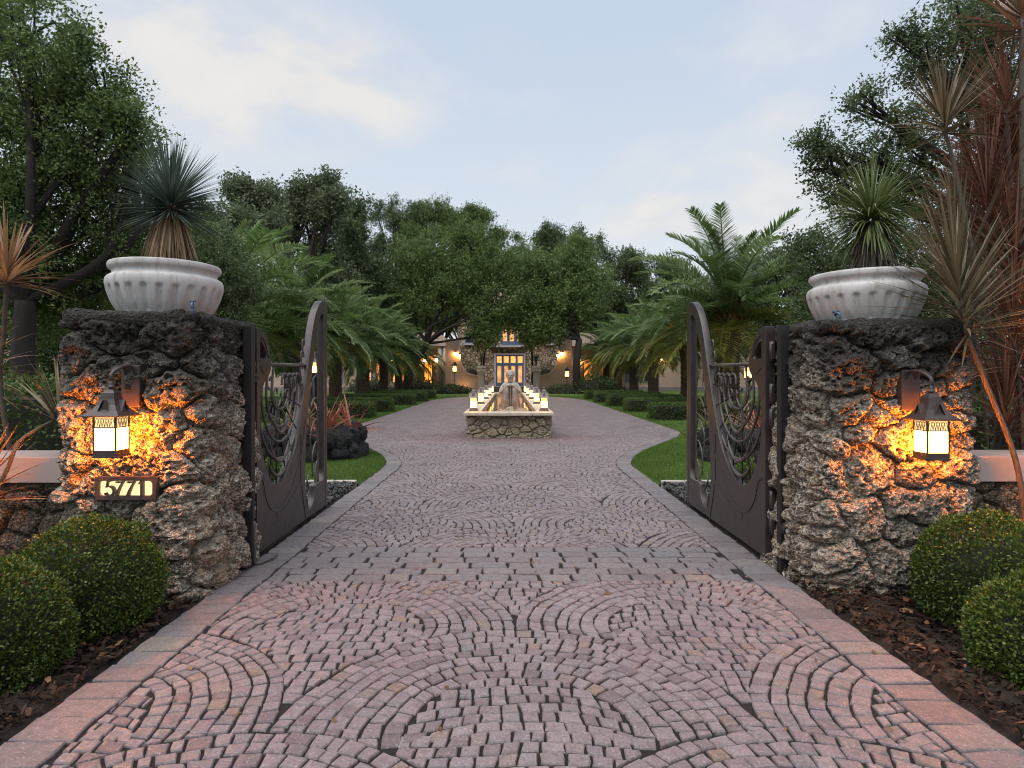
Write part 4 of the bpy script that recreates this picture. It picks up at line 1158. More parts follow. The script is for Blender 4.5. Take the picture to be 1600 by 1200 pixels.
def at(x, y, Y):
    """measured picture position at a known distance -> point in the place"""
    return np.array([(x - 795) / 978 * Y, Y, 1.5 + (588 - y) / 978 * Y])

# ================================================================== TREES
M['bark'] = plain('grey_bark', (0.055, 0.045, 0.036), 0.9, var=0.5, scale=14, bmp=0.9, bdist=0.02)
M['bark_dark'] = plain('dark_bark', (0.028, 0.022, 0.018), 0.9, var=0.5, scale=9, bmp=0.9, bdist=0.03)
M['oak_near'] = leaf_mat('oak_leaf_near', (0.026, 0.045, 0.013), (0.080, 0.125, 0.034), (0.165, 0.215, 0.070), 0.40, 0.4, 0.4, gain=1.5)
M['oak_dark'] = leaf_mat('oak_leaf_dark', (0.022, 0.035, 0.014), (0.062, 0.090, 0.036), (0.125, 0.160, 0.070), 0.38, 0.45, 0.35, gain=1.5)
M['oak_far'] = leaf_mat('oak_leaf_far', (0.030, 0.050, 0.016), (0.088, 0.132, 0.040), (0.17, 0.22, 0.075), 0.40, 0.45, 0.3, gain=1.45)
M['oak_grey'] = leaf_mat('oak_leaf_grey_green', (0.032, 0.044, 0.024), (0.088, 0.112, 0.058), (0.16, 0.19, 0.105), 0.38, 0.45, 0.3, gain=1.45)
def tree(name, label, cat, base, tr, fork, blobs, nspr, nleaf, slen, leaf, mat, seed, group=None, bark='bark_dark', nscale=1.4, thr=-0.12, sub=9, bare=0.0, leader=None):
    r = np.random.default_rng(seed); base = np.array(base, float)
    root = thing(name, label, cat, tuple(base), group=group)
    B = np.array(blobs, float); B[:, :3] -= base
    fk = np.array(fork, float) - base
    g = MB()
    mid = fk * 0.5 + np.array([r.normal() * tr, r.normal() * tr, 0])
    g.tube(catmull([(0, 0, -.15), tuple(mid), tuple(fk)], 6), np.linspace(tr * 1.15, tr * 0.8, 13), 10)
    g.lathe([(tr * 1.6, -.1), (tr * 1.25, .12), (tr * 1.1, .4)], 10, caps=False)
    tips = []
    for b in B:
        c = b[:3]; m1 = fk + (c - fk) * 0.45 + r.normal(size=3) * 0.12 * np.linalg.norm(c - fk) * np.array([1, 1, .5])
        P = catmull([tuple(fk), tuple(m1), tuple(c)], 6); g.tube(P, np.linspace(tr * 0.5, tr * 0.15, len(P)), 6)
        for _ in range(sub):
            d = unit(r.normal(size=3) + np.array([0, 0, .35])); tip = c + d * b[3:6] * r.uniform(.6, 1.02)
            mm = (c + tip) / 2 + r.normal(size=3) * 0.12 * b[3]
            st = np.array(P[int(r.integers(len(P) // 2, len(P)))])
            Q = catmull([tuple(st), tuple(mm), tuple(tip)], 4); g.tube(Q, np.linspace(tr * 0.16, tr * 0.035, len(Q)), 4); tips.append((mm, tip))
    g.build('trunk', M[bark], root)
    vol = B[:, 3] * B[:, 4] * B[:, 5]; pr = vol ** 0.75; pr /= pr.sum()
    n0 = int(nspr * 1.9); bi = r.choice(len(B), n0, p=pr)
    D = unit(r.normal(size=(n0, 3))); rad = r.random(n0) ** (1 / 2.4)
    C = B[bi, :3] + D * rad[:, None] * B[bi, 3:6]
    nz_ = fbm((C + base) * nscale + seed, 2)
    keep = (nz_ > thr + 0.25 * (rad - 0.7)); C = C[keep][:nspr]; D = D[keep][:nspr]
    # some sprigs sit on the twig tips so that foliage ends in wisps
    if tips:
        nt = len(C) // 4; ti = r.integers(0, len(tips), nt); tt = r.uniform(.35, 1.08, nt)[:, None]
        T0 = np.array([t[0] for t in tips])[ti]; T1 = np.array([t[1] for t in tips])[ti]
        C = np.concatenate([C, T0 + (T1 - T0) * tt + r.normal(size=(nt, 3)) * slen * .35]); D = np.concatenate([D, unit(T1 - T0)])
    S = len(C); sd = unit(D * 0.6 + r.normal(size=(S, 3)) * 0.7 + np.array([0, 0, .25]))
    t = r.uniform(0, 1, (S, nleaf)); L = slen * r.uniform(.6, 1.3, (S, 1))
    P = C[:, None, :] + sd[:, None, :] * (t * L)[..., None] + r.normal(size=(S, nleaf, 3)) * slen * 0.17
    d = unit(sd[:, None, :] * 0.6 + r.normal(size=(S, nleaf, 3)) * 0.75)
    P = P.reshape(-1, 3); d = d.reshape(-1, 3); n = len(P)
    V, F = leaf_quads(P, d, leaf[0] * r.uniform(.65, 1.3, n), leaf[1] * r.uniform(.7, 1.3, n), r)
    tag(link('crown', mesh_np('crown', V, F), M[mat], root), kind='stuff')
    if bare > 0:      # fine twigs of the sprigs
        k = int(S * bare); e0 = C[:k]; e1 = C[:k] + sd[:k] * L[:k]
        s_ = unit(np.cross(sd[:k], r.normal(size=(k, 3)))) * leaf[1] * 0.10
        VV = np.stack([e0 - s_, e0 + s_, e1], 1).reshape(-1, 3)
        tag(link('twigs', mesh_np('twigs', VV, np.arange(k * 3).reshape(-1, 3)), M[bark], root), kind='stuff')
    return root
def blob(x, y, Y, r_, ry=None, rz=None):
    p = at(x, y, Y); k = Y / 978; return (*p, r_ * k, (ry or r_) * k, (rz or r_) * k)

tree('oak_tree', 'tall bright green oak filling the upper left corner', 'tree', (-7.0, 9.3, 0), 0.17, at(40, 470, 9.3),
     [blob(40, 40, 9.4, 85), blob(-40, 120, 9.6, 120), blob(100, 110, 9.3, 70), blob(160, 140, 9.4, 48), blob(60, 190, 9.6, 95), blob(150, 220, 9.5, 75), blob(212, 205, 9.4, 40), blob(30, 290, 9.5, 100), blob(130, 310, 9.8, 90), blob(200, 290, 10.0, 60),
      blob(60, 390, 9.6, 95), blob(160, 400, 10.2, 80), blob(10, 470, 10.0, 80), blob(110, 470, 10.4, 80), blob(205, 385, 10.6, 60), blob(-60, 330, 10, 120)], 7000, 14, 0.26, (0.062, 0.031), 'oak_near', 401, bark='bark_dark', nscale=1.9, thr=0.02, bare=0.5)
tree('oak_tree', 'dark small leaved tree behind the left pillar, under the tall oak', 'tree', (-7.6, 12.5, 0), 0.12, at(150, 560, 12.5),
     [blob(60, 560, 12.8, 100), blob(150, 520, 12.8, 95), blob(20, 480, 13, 100), blob(240, 450, 13.2, 75), blob(330, 420, 14, 60), blob(365, 470, 14, 50), blob(300, 500, 13.5, 70)], 4200, 14, 0.3, (0.075, 0.037), 'oak_dark', 402, bark='bark_dark', nscale=1.8, thr=-0.2)
tree('oak_tree', 'sparse dark oak with open branches behind the red dracaena, upper right', 'tree', (8.9, 10.3, 0), 0.16, at(1610, 380, 10.3),
     [blob(1500, 50, 10.0, 62), blob(1440, 95, 10.0, 42), blob(1405, 62, 10.0, 22), blob(1560, 110, 10.3, 75), blob(1500, 160, 10.2, 55), blob(1400, 205, 10.0, 38), blob(1350, 165, 10.0, 28), blob(1440, 255, 10.2, 50), blob(1370, 250, 10.1, 38), blob(1300, 262, 10.0, 42), blob(1275, 225, 10.0, 22), blob(1320, 310, 10.2, 34), blob(1400, 320, 10.3, 48), blob(1560, 10, 10.3, 70), blob(1590, 240, 10.6, 80), blob(1500, 330, 10.6, 60)],
     3000, 13, 0.22, (0.060, 0.030), 'oak_dark', 403, bark='bark_dark', nscale=3.2, thr=-0.02, sub=10, bare=0.6)
tree('oak_tree', 'dense dark tree low behind the right pillar and bowl', 'tree', (7.4, 14.0, 0), 0.14, at(1400, 520, 14.0),
     [blob(1270, 400, 14.5, 45), blob(1330, 440, 14.2, 70), blob(1420, 440, 14, 85), blob(1500, 430, 14, 90), blob(1580, 420, 14, 100), blob(1290, 500, 14, 60), blob(1380, 540, 13.5, 90), blob(1480, 560, 13.5, 95), blob(1580, 560, 13, 100)], 5000, 14, 0.3, (0.08, 0.04), 'oak_dark', 404, nscale=1.7, thr=-0.22)

far = [ # px, top, Y, half width px, bottom y, mat, sprigs, label
    (352, 330, 38, 60, 520, 'oak_grey', 2300, 'grey green tree left of the tree line, right beside the left yucca'),
    (400, 283, 42, 62, 520, 'oak_grey', 2600, 'tall grey green tree with a rounded top above the first left palm'),
    (492, 277, 45, 62, 510, 'oak_grey', 2700, 'tallest wispy topped tree of the tree line, above the left gate leaf'),
    (560, 318, 52, 52, 500, 'oak_dark', 2600, 'dark tree of the tree line between the wispy tall tree and the bright oak'),
    (618, 312, 80, 56, 540, 'oak_dark', 3600, 'dark tree with a jagged top above the middle of the left palm row'),
    (672, 318, 78, 60, 540, 'oak_far', 4200, 'bright green oak left of the house front with two upright tops'),
    (728, 325, 79, 56, 500, 'oak_far', 4200, 'bright green oak directly over the left half of the house front'),
    (790, 362, 80, 66, 500, 'oak_far', 4600, 'broad low oak over the middle of the house front'),
    (868, 352, 79, 56, 500, 'oak_dark', 4200, 'dark oak over the right half of the house front'),
    (925, 362, 78, 48, 540, 'oak_dark', 3400, 'dark oak with a round top right of the house front'),
    (978, 392, 66, 34, 520, 'oak_dark', 1200, 'small far tree at the right end of the tree line, before the right palms'),
    (1035, 405, 66, 48, 540, 'oak_dark', 1500, 'far dark tree behind the left half of the right palm row'),
    (1125, 425, 58, 60, 560, 'oak_dark', 1600, 'far dark tree hidden behind the tallest right palm'),
    (1215, 395, 44, 55, 560, 'oak_grey', 1600, 'grey green tree behind the right bowl, at the end of the palms'),
]
for i, (x, ty, Y, hwp, by, mt, ns, lab) in enumerate(far):
    r = np.random.default_rng(600 + i); bl = []
    hgt = by - ty
    for k in range(16):
        u = r.uniform(-1, 1); v = r.uniform(0, 1)
        rr = r.uniform(.28, .46) * hwp * (1.0 if v < .6 else .8)
        yy_ = by - rr - v * (hgt - 2 * rr) ; xx = x + u * (hwp - rr * .5) * (1 - .55 * max(0, v - .45))
        bl.append(blob(xx, yy_, Y + r.uniform(-2, 2), rr, rr * 1.1, rr))
    for k in range(3):
        bl.append(blob(x + r.uniform(-.55, .55) * hwp, ty + r.uniform(12, 26), Y, r.uniform(10, 17), None, r.uniform(14, 24)))
    for k in range(3): bl.append(blob(x + (k - 1) * hwp * .6, by - 45, Y, hwp * .5))
    b = at(x, 588, Y); tree('oak_tree', lab, 'tree', (b[0], Y, 0), 0.28, (b[0], Y, 3.6), bl, int(ns * 1.35), 11, 0.75, (0.23, 0.13), mt, 620 + i, group='trees of the tree line behind the palms', nscale=0.55, thr=-0.2, sub=6)
tree('oak_tree', 'leaning dark oak trunk with foliage over the right end of the house front', 'tree', (5.9, 53.5, 0), 0.33, at(905, 530, 53.5),
     [blob(850, 490, 54, 38), blob(890, 480, 54, 42), blob(815, 470, 54, 36), blob(880, 430, 55, 44), blob(835, 515, 53, 22), blob(866, 520, 53, 22), blob(920, 450, 55, 40), blob(830, 430, 55, 40), blob(800, 500, 53.5, 18), blob(900, 400, 56, 34)], 3600, 11, 0.7, (0.21, 0.12), 'oak_far', 660, nscale=0.6, thr=-0.2)
tree('oak_tree', 'oak with a dark crooked low branch reaching over the left end of the house front', 'tree', (-8.6, 52.0, 0), 0.33, at(668, 536, 52.0),
     [blob(650, 470, 53, 44), blob(700, 470, 53, 40), blob(745, 495, 52, 28), blob(770, 470, 53, 38), blob(760, 522, 52, 18), blob(720, 440, 53, 44), blob(640, 420, 54, 44), blob(690, 400, 54, 44), blob(770, 420, 54, 42), blob(740, 385, 54, 34)], 4000, 11, 0.7, (0.21, 0.12), 'oak_far', 661, nscale=0.6, thr=-0.2)
for x, lab in ((758, 'left'), (831, 'right')):
    b = at(x, 602, 60); tree('slender_tree', 'slender standard tree with a thin dark trunk %s of the front door' % lab, 'tree', (b[0], 60, 0.4), 0.11, at(x, 545, 60),
        [blob(x, 532, 60, 17), blob(x - 12, 522, 60, 13), blob(x + 12, 520, 60, 13), blob(x, 508, 60, 15)], 420, 11, 0.45, (0.2, 0.11), 'oak_far', 670 + x, group='slender trees by the front door', sub=3)

# ================================================================== PALMS
M['frond'] = leaf_mat('palm_leaflet', (0.050, 0.085, 0.024), (0.110, 0.175, 0.052), (0.20, 0.27, 0.115), 0.40, 0.33, 0.5, gain=1.25)
M['frond_pale'] = leaf_mat('pale_palm_leaflet', (0.085, 0.12, 0.045), (0.17, 0.23, 0.095), (0.28, 0.34, 0.18), 0.40, 0.33, 0.5, gain=1.25)
M['frond_deep'] = leaf_mat('deep_palm_leaflet', (0.030, 0.055, 0.014), (0.070, 0.115, 0.032), (0.14, 0.19, 0.07), 0.38, 0.33, 0.5, gain=1.2)
M['frond_low'] = leaf_mat('old_lamplit_palm_leaflet', (0.070, 0.085, 0.016), (0.17, 0.170, 0.036), (0.36, 0.26, 0.065), 0.40, 0.35, 0.45, gain=1.15)  # aged yellow leaflets, with warm lamp glow on the low fronds painted in
M['rachis'] = plain('palm_midrib', (0.13, 0.16, 0.06), 0.5, var=0.2)
M['boot'] = plain('palm_leaf_base', (0.070, 0.045, 0.028), 0.9, var=0.55, scale=7, bmp=0.7, bdist=0.02)
M['boot_top'] = plain('palm_fresh_leaf_base', (0.22, 0.12, 0.04), 0.8, var=0.5, scale=9, bmp=0.6, bdist=0.02)
def frond_mesh(elev, droop, L, seed, mat):
    r = np.random.default_rng(seed); n = 26
    p = np.zeros(3); a = R(elev); pts = [p.copy()]; tg = []
    for k in range(n):
        t = k / n; a2 = a - R(droop) * (t ** 1.6); d = np.array([math.cos(a2), 0, math.sin(a2)]); p = p + d * L / n; pts.append(p.copy()); tg.append(d)
    tg.append(tg[-1]); pts = np.array(pts); tg = np.array(tg)
    ll = 78; C = []; Dd = []; Ls = []
    for side in (-1, 1):
        t = np.linspace(0.10, 0.995, ll) + r.uniform(-.004, .004, ll); t = np.clip(t, 0, 1)
        i = np.minimum((t * n).astype(int), n - 1); f = t * n - i
        c = pts[i] + (pts[i + 1] - pts[i]) * f[:, None]; T = unit(tg[i] * (1 - f[:, None]) + tg[i + 1] * f[:, None])
        nrm = np.stack([-T[:, 2], np.zeros(ll), T[:, 0]], 1)
        fw = (0.35 + 0.9 * t ** 2)[:, None]
        d = unit(T * fw + np.array([0, side, 0]) * 1.0 + nrm * (0.42 + r.normal(size=ll) * 0.13)[:, None] + r.normal(size=(ll, 3)) * 0.06)
        C.append(c); Dd.append(d); Ls.append((0.15 + 0.42 * np.sin(np.pi * np.clip(t * 0.93 + 0.05, 0, 1)) ** 0.6) * L / 3.7 * r.uniform(.88, 1.08, ll))
    C = np.concatenate(C); Dd = np.concatenate(Dd); Ls = np.concatenate(Ls)
    V, F = blade_mesh(C, Dd, Ls, np.full(len(C), 0.052), np.full(len(C), 0.30), 2, 0.3, (0.7, 1.0, 0.05), seed)
    n0 = len(V); RV = []; RF = []
    for k in range(0, n + 1):
        w_ = 0.045 * (1 - 0.85 * k / n); up = np.array([-tg[k][2], 0, tg[k][0]])
        RV += [pts[k] + np.array([0, -w_, 0]), pts[k] + up * w_ * .7, pts[k] + np.array([0, w_, 0]), pts[k] - up * w_ * .5]
    for k in range(n):
        for j in range(4): RF.append([n0 + k * 4 + j, n0 + k * 4 + (j + 1) % 4, n0 + k * 4 + 4 + (j + 1) % 4, n0 + k * 4 + 4 + j])
    me = mesh_np('frond', np.concatenate([V, np.array(RV)]), np.concatenate([F, np.array(RF)]))
    me.materials.append(mat); me.materials.append(M['rachis'])
    mi = np.zeros(len(me.polygons), np.int32); mi[len(F):] = 1; me.polygons.foreach_set('material_index', mi)
    return me
CLS = [(86, 30, 3.3), (72, 48, 3.8), (56, 62, 4.0), (38, 72, 4.0), (18, 74, 3.9), (-4, 62, 3.6), (-28, 45, 3.1)]
FR = {}
for ci, (e, dr, L) in enumerate(CLS):
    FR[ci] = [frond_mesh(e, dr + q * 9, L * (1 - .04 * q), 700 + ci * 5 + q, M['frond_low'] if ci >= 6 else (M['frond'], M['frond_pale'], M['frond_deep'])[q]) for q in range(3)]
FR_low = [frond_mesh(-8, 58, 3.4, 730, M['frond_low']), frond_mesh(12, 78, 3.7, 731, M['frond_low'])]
def palm_trunk_mesh():
    g = MB(); r = np.random.default_rng(81); n = 40; m = 72; H = 3.1; V = []
    for i in range(m + 1):
        z = H * i / m - 0.05
        for k in range(n):
            a = 2 * math.pi * k / n
            row = z / 0.125; kk = a / (2 * math.pi) * 10 + 0.5 * (math.floor(row) % 2)
            fr = row - math.floor(row); fk = abs((kk % 1) - .5) * 2
            boot = max(0, 1 - fk ** 2 * 1.1) * (1 - fr) ** 0.8
            base = 0.30 + 0.05 * math.exp(-z * 3) + (0.10 * smooth01((z - 2.0) / 1.0))
            rr = base + boot * (0.035 + 0.04 * smooth01((z - 1.9) / .9)) + r.uniform(-.008, .008)
            V.append((rr * math.cos(a), rr * math.sin(a), z))
    F = [(i * n + k, i * n + (k + 1) % n, (i + 1) * n + (k + 1) % n, (i + 1) * n + k) for i in range(m) for k in range(n)]
    return mesh_np('trunk', V, np.array(F))
TRM = palm_trunk_mesh(); TRM.materials.append(M['boot'])
def crownbase_mesh():
    g = MB(); r = np.random.default_rng(82)
    for k in range(70):
        a = k * 2.39996; z = 2.55 + 0.75 * (k / 70); rr = 0.40 - 0.12 * (k / 70)
        c, s_ = math.cos(a), math.sin(a); l_ = 0.30; u = 0.18 + .25 * k / 70
        w_ = .07
        g.add([(rr * c - s_ * w_, rr * s_ + c * w_, z), (rr * c + s_ * w_, rr * s_ - c * w_, z), ((rr + l_ * .8) * c, (rr + l_ * .8) * s_, z + u + .1), (rr * c * .8, rr * s_ * .8, z + .1)], [(0, 1, 2), (0, 2, 3), (1, 3, 2)])
    me = bpy.data.meshes.new('leaf_bases'); me.from_pydata(g.v, [], g.f); me.update(); return me
CBM = crownbase_mesh(); CBM.materials.append(M['boot_top'])
def palm(label, x, y, sc, seed, right):
    r = np.random.default_rng(seed)
    root = thing('date_palm', label, 'palm tree', (x, y, 0), r.uniform(0, 6.28), group='date palms in two rows along the driveway'); root.scale = (sc, sc, sc)
    link('trunk', TRM, None, root); link('leaf_bases', CBM, None, root)['kind'] = 'stuff'
    n = 54
    for k in range(n):
        t = (k + .5) / n; e = 88 - 106 * t ** 1.05 + r.uniform(-5, 5)
        ci = int(np.argmin([abs(c[0] - e) for c in CLS])); me = FR[ci][int(r.integers(0, 3))]
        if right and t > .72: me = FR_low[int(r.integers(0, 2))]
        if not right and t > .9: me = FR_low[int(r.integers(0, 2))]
        f = link('frond', me, None, root, (0, 0, 3.2 - 0.35 * t)); f.rotation_euler = (r.uniform(-.12, .12), R((CLS[ci][0] - e) * .6), k * 2.39996 + r.uniform(-.15, .15))
        s_ = r.uniform(.9, 1.08); f.scale = (s_, s_, s_)
ordn = ['first', 'second', 'third', 'fourth', 'fifth', 'sixth', 'seventh']
for side, ys_, lab in ((-1, (21.5, 28, 35, 42, 48.5, 55, 61.5), 'left'), (1, (27.5, 34, 42, 48.5, 55.5, 62), 'right')):
    for i, y in enumerate(ys_):
        extra = 'largest and ' if (side > 0 and i == 0) else ''
        palm('%snearest date palm of the %s row' % (extra, lab) if i == 0 else '%s date palm from the gate in the %s row' % (ordn[i], lab), side * 9.7, y, 1.32 if (side > 0 and i == 0) else (1.12 - 0.012 * i), 800 + i + 20 * side, side > 0)

# ================================================================== HEDGES
M['hedge_leaf'] = leaf_mat('hedge_leaf', (0.020, 0.040, 0.008), (0.058, 0.105, 0.019), (0.14, 0.20, 0.046), 0.32, 0.45, 0.35)
def hedge_meshes(lx, ly, lz, n, leaf, seed, rough=0.04):
    r = np.random.default_rng(seed); A = np.array([lx * ly, lx * lz, lx * lz, ly * lz, ly * lz]); f = r.choice(5, n, p=A / A.sum())
    u, v = r.uniform(-.5, .5, n), r.uniform(-.5, .5, n); P = np.zeros((n, 3)); N = np.zeros((n, 3))
    for k, (nx, ny, nz_) in enumerate(((0, 0, 1), (0, -1, 0), (0, 1, 0), (-1, 0, 0), (1, 0, 0))):
        q = f == k; N[q] = (nx, ny, nz_)
        if k == 0: P[q] = np.stack([u[q] * lx, v[q] * ly, np.full(q.sum(), lz)], 1)
        elif k < 3: P[q] = np.stack([u[q] * lx, np.full(q.sum(), ny * ly / 2), (v[q] + .5) * lz], 1)
        else: P[q] = np.stack([np.full(q.sum(), nx * lx / 2), u[q] * ly, (v[q] + .5) * lz], 1)
    P += N * (r.normal(size=(n, 1)) * rough * .5 + rough * 0.8 * fbm(P * 2.2 + seed, 2)[:, None])
    d = unit(N * .8 + r.normal(size=(n, 3)) * .7)
    V, F = leaf_quads(P, d, leaf * r.uniform(.6, 1.3, n), leaf * .6 * r.uniform(.7, 1.3, n), r)
    g = MB(); i_ = rough * 1.6; g.box(-lx / 2 + i_, lx / 2 - i_, -ly / 2 + i_, ly / 2 - i_, 0, lz - i_)
    me = bpy.data.meshes.new('branch_core'); me.from_pydata(g.v, [], g.f); me.update()
    return mesh_np('foliage', V, F), me
HM = [hedge_meshes(3.6, 1.15, 0.55, 9000, 0.055, 91), hedge_meshes(3.6, 1.15, 0.55, 9000, 0.055, 92)]
hn = ['nearest', 'second nearest', 'middle', 'second farthest', 'farthest']
for s, ys_, lab in ((-1, (22.5, 26.3, 32.5, 37.2, 41.6), 'left'), (1, (21.6, 26.3, 31.2, 35.6, 40.2), 'right')):
    for i, y in enumerate(ys_):
        root = thing('clipped_hedge', '%s low box hedge between the palms on the %s lawn' % (hn[i], lab), 'hedge', (s * (4.92 + 1.8), y, 0), group='low box hedges beside the driveway')
        fm, cm = HM[i % 2]
        tag(link('foliage', fm, M['hedge_leaf'] if not fm.materials else None, root), kind='stuff'); link('branch_core', cm, M['core_dark'] if not cm.materials else None, root)
def big_hedge(label, x, y, lx, ly, lz, n, leaf, seed, mat='hedge_leaf'):
    fm, cm = hedge_meshes(lx, ly, lz, n, leaf, seed, 0.09)
    root = thing('hedge', label, 'hedge', (x, y, 0)); tag(link('foliage', fm, M[mat], root), kind='stuff'); link('branch_core', cm, M['core_dark'], root)
big_hedge('dark hedge behind the low wall left of the house number pillar', -5.9, 6.4, 5.0, 1.2, 1.42, 16000, 0.05, 95)
big_hedge('dark hedge behind the low wall on the far right', 6.3, 6.6, 4.8, 1.2, 1.25, 13000, 0.05, 96)
big_hedge('long dark hedge across the lawn beyond the left palms', -34, 66, 34, 3, 2.2, 9000, 0.25, 97)
big_hedge('long dark hedge across the lawn beyond the right palms', 37, 66, 34, 3, 2.2, 9000, 0.25, 98)

# ================================================================== DRACAENAS
M['drac_red'] = leaf_mat('dracaena_leaf_red', (0.045, 0.022, 0.015), (0.190, 0.078, 0.046), (0.43, 0.24, 0.16), 0.25, 0.4, 0.45)
M['drac_olive'] = leaf_mat('dracaena_leaf_olive', (0.045, 0.045, 0.024), (0.160, 0.125, 0.070), (0.40, 0.31, 0.20), 0.25, 0.4, 0.45)
M['drac_tan'] = leaf_mat('dracaena_leaf_tan', (0.16, 0.075, 0.035), (0.33, 0.17, 0.075), (0.50, 0.33, 0.18), 0.22, 0.4, 0.45)
M['drac_stem'] = plain('dracaena_stem', (0.10, 0.08, 0.06), 0.85, var=0.3, scale=25, bmp=0.6)
def dracaena(label, base, pts, leafy, ln, n, mat, seed, wid=0.017, droop=0.45, sr=0.016, spread=1.0):
    r = np.random.default_rng(seed); base = np.array(base, float)
    root = thing('dracaena', label, 'dracaena', tuple(base), group='dracaenas behind the low walls')
    P = [np.zeros(3)] + [np.array(p) - base for p in pts]
    C = catmull([tuple(p) for p in P], 6)
    end = P[-1]; ax = unit(P[-1] - P[-2]) * .6 + np.array([0, 0, .6]); ax = unit(ax); tip = end + ax * leafy
    g = MB(); g.tube([tuple(p) for p in C] + [tuple(tip)], list(np.linspace(sr * 1.25, sr * .9, len(C))) + [sr * .35], 8); g.build('stem', M['drac_stem'], root)
    t = r.uniform(0, 1, n); B = end + ax * (t * leafy)[:, None]
    a = r.uniform(0, 6.283, n); e1 = unit(np.cross(ax, [0.3, 0.9, 0.1])); e2 = np.cross(ax, e1)
    th = R(1) * (98 - 88 * t ** 0.8 + r.normal(size=n) * 9) * spread
    D = ax * np.cos(th)[:, None] + (e1 * np.cos(a)[:, None] + e2 * np.sin(a)[:, None]) * np.sin(th)[:, None]
    V, F = blade_mesh(B, D, ln * r.uniform(.75, 1.1, n), wid * r.uniform(.8, 1.2, n), droop * r.uniform(.3, 1.3, n) * np.clip(np.sin(th), .1, 1), 5, .3, (0.55, 1.0, 0.9, 0.6, 0.04), seed)
    tag(link('leaf_rosette', mesh_np('leaf_rosette', V, F), M[mat], root), kind='stuff')
def H(x, y, Y): return tuple(at(x, y, Y))
dracaena('long leaved dracaena leaning in front of the right pillar on a bare curved stem', (3.62, 4.36, 0), [H(1592, 740, 4.34), H(1545, 610, 4.3), H(1512, 528, 4.28)], 0.46, 0.72, 170, 'drac_olive', 901, droop=0.3)
dracaena('highest dracaena head standing clear against the sky right of the bowl', (3.95, 5.2, 0), [H(1560, 620, 5.2), H(1500, 300, 5.2), H(1478, 210, 5.2)], 0.16, 0.58, 120, 'drac_olive', 902, droop=0.35)
dracaena('reddish dracaena head below the top right corner', (4.3, 5.3, 0), [H(1590, 620, 5.3), H(1582, 350, 5.3), H(1574, 190, 5.3)], 0.25, 0.6, 105, 'drac_red', 903, droop=0.35)
dracaena('dracaena with grey stem running out through the top right corner', (4.35, 5.1, 0), [H(1604, 620, 5.1), H(1598, 300, 5.1), H(1597, 60, 5.1)], 0.25, 0.6, 105, 'drac_red', 904, droop=0.4, sr=0.022)
dracaena('dense red dracaena head at half height of the right edge', (4.05, 5.4, 0), [H(1560, 640, 5.4), H(1552, 500, 5.4), H(1546, 395, 5.4)], 0.55, 0.72, 220, 'drac_red', 905, droop=0.35)
dracaena('red dracaena behind the dense one, cut by the right edge', (4.5, 5.5, 0), [H(1600, 640, 5.5), H(1602, 470, 5.5), H(1596, 330, 5.5)], 0.5, 0.75, 190, 'drac_red', 906)
dracaena('low red dracaena beside the right pillar above the low wall', (4.25, 5.0, 0), [H(1600, 700, 5.0), H(1596, 640, 5.0), H(1590, 590, 5.0)], 0.55, 0.68, 210, 'drac_red', 907, droop=0.5)
dracaena('dim red dracaena deep behind the right pillar', (4.6, 6.0, 0), [H(1540, 640, 6.0), H(1530, 560, 6.0), H(1525, 500, 6.0)], 0.4, 0.6, 110, 'drac_olive', 908, droop=0.5)
dracaena('red dracaena filling the gap between the highest head and the right edge', (4.2, 5.6, 0), [H(1566, 620, 5.6), H(1560, 400, 5.6), H(1556, 290, 5.6)], 0.4, 0.66, 130, 'drac_red', 921, droop=0.35)
dracaena('dark red dracaena at mid height against the right edge', (4.35, 5.2, 0), [H(1590, 640, 5.2), H(1588, 540, 5.2), H(1586, 470, 5.2)], 0.5, 0.7, 200, 'drac_red', 922, droop=0.4)
dracaena('low dark red dracaena just above the right low wall', (4.1, 5.05, 0), [H(1585, 740, 5.05), H(1580, 720, 5.05), H(1575, 690, 5.05)], 0.35, 0.6, 130, 'drac_red', 923, droop=0.5)
dracaena('olive dracaena head behind the right bowl edge, below the highest head', (3.9, 5.7, 0), [H(1520, 620, 5.7), H(1505, 480, 5.7), H(1498, 380, 5.7)], 0.3, 0.6, 140, 'drac_olive', 924, droop=0.4)
dracaena('orange tan dracaena head at the left edge over the low wall', (-3.78, 4.95, 0), [H(2, 620, 4.8), H(6, 520, 4.75), H(10, 446, 4.7)], 0.10, 0.52, 80, 'drac_tan', 911, wid=0.026, droop=0.35)
dracaena('red tan dracaena at the left edge below the orange one', (-4.3, 5.0, 0), [H(-50, 700, 4.9), H(-45, 640, 4.8), H(-40, 600, 4.8)], 0.25, 0.5, 70, 'drac_tan', 912, wid=0.02, droop=0.6)
dracaena('brown dracaena on a bent stem beside the left pillar', (-3.78, 4.20, 0), [H(8, 740, 4.25), H(30, 690, 4.3), H(82, 658, 4.45)], 0.12, 0.46, 60, 'drac_olive', 913, wid=0.022, droop=0.4, sr=0.012)
dracaena('small red dracaena in the bottom left bed before the low wall', (-4.0, 4.1, 0), [H(-40, 880, 4.1), H(-35, 830, 4.1), H(-30, 790, 4.1)], 0.2, 0.42, 60, 'drac_tan', 914, wid=0.016, droop=0.4)

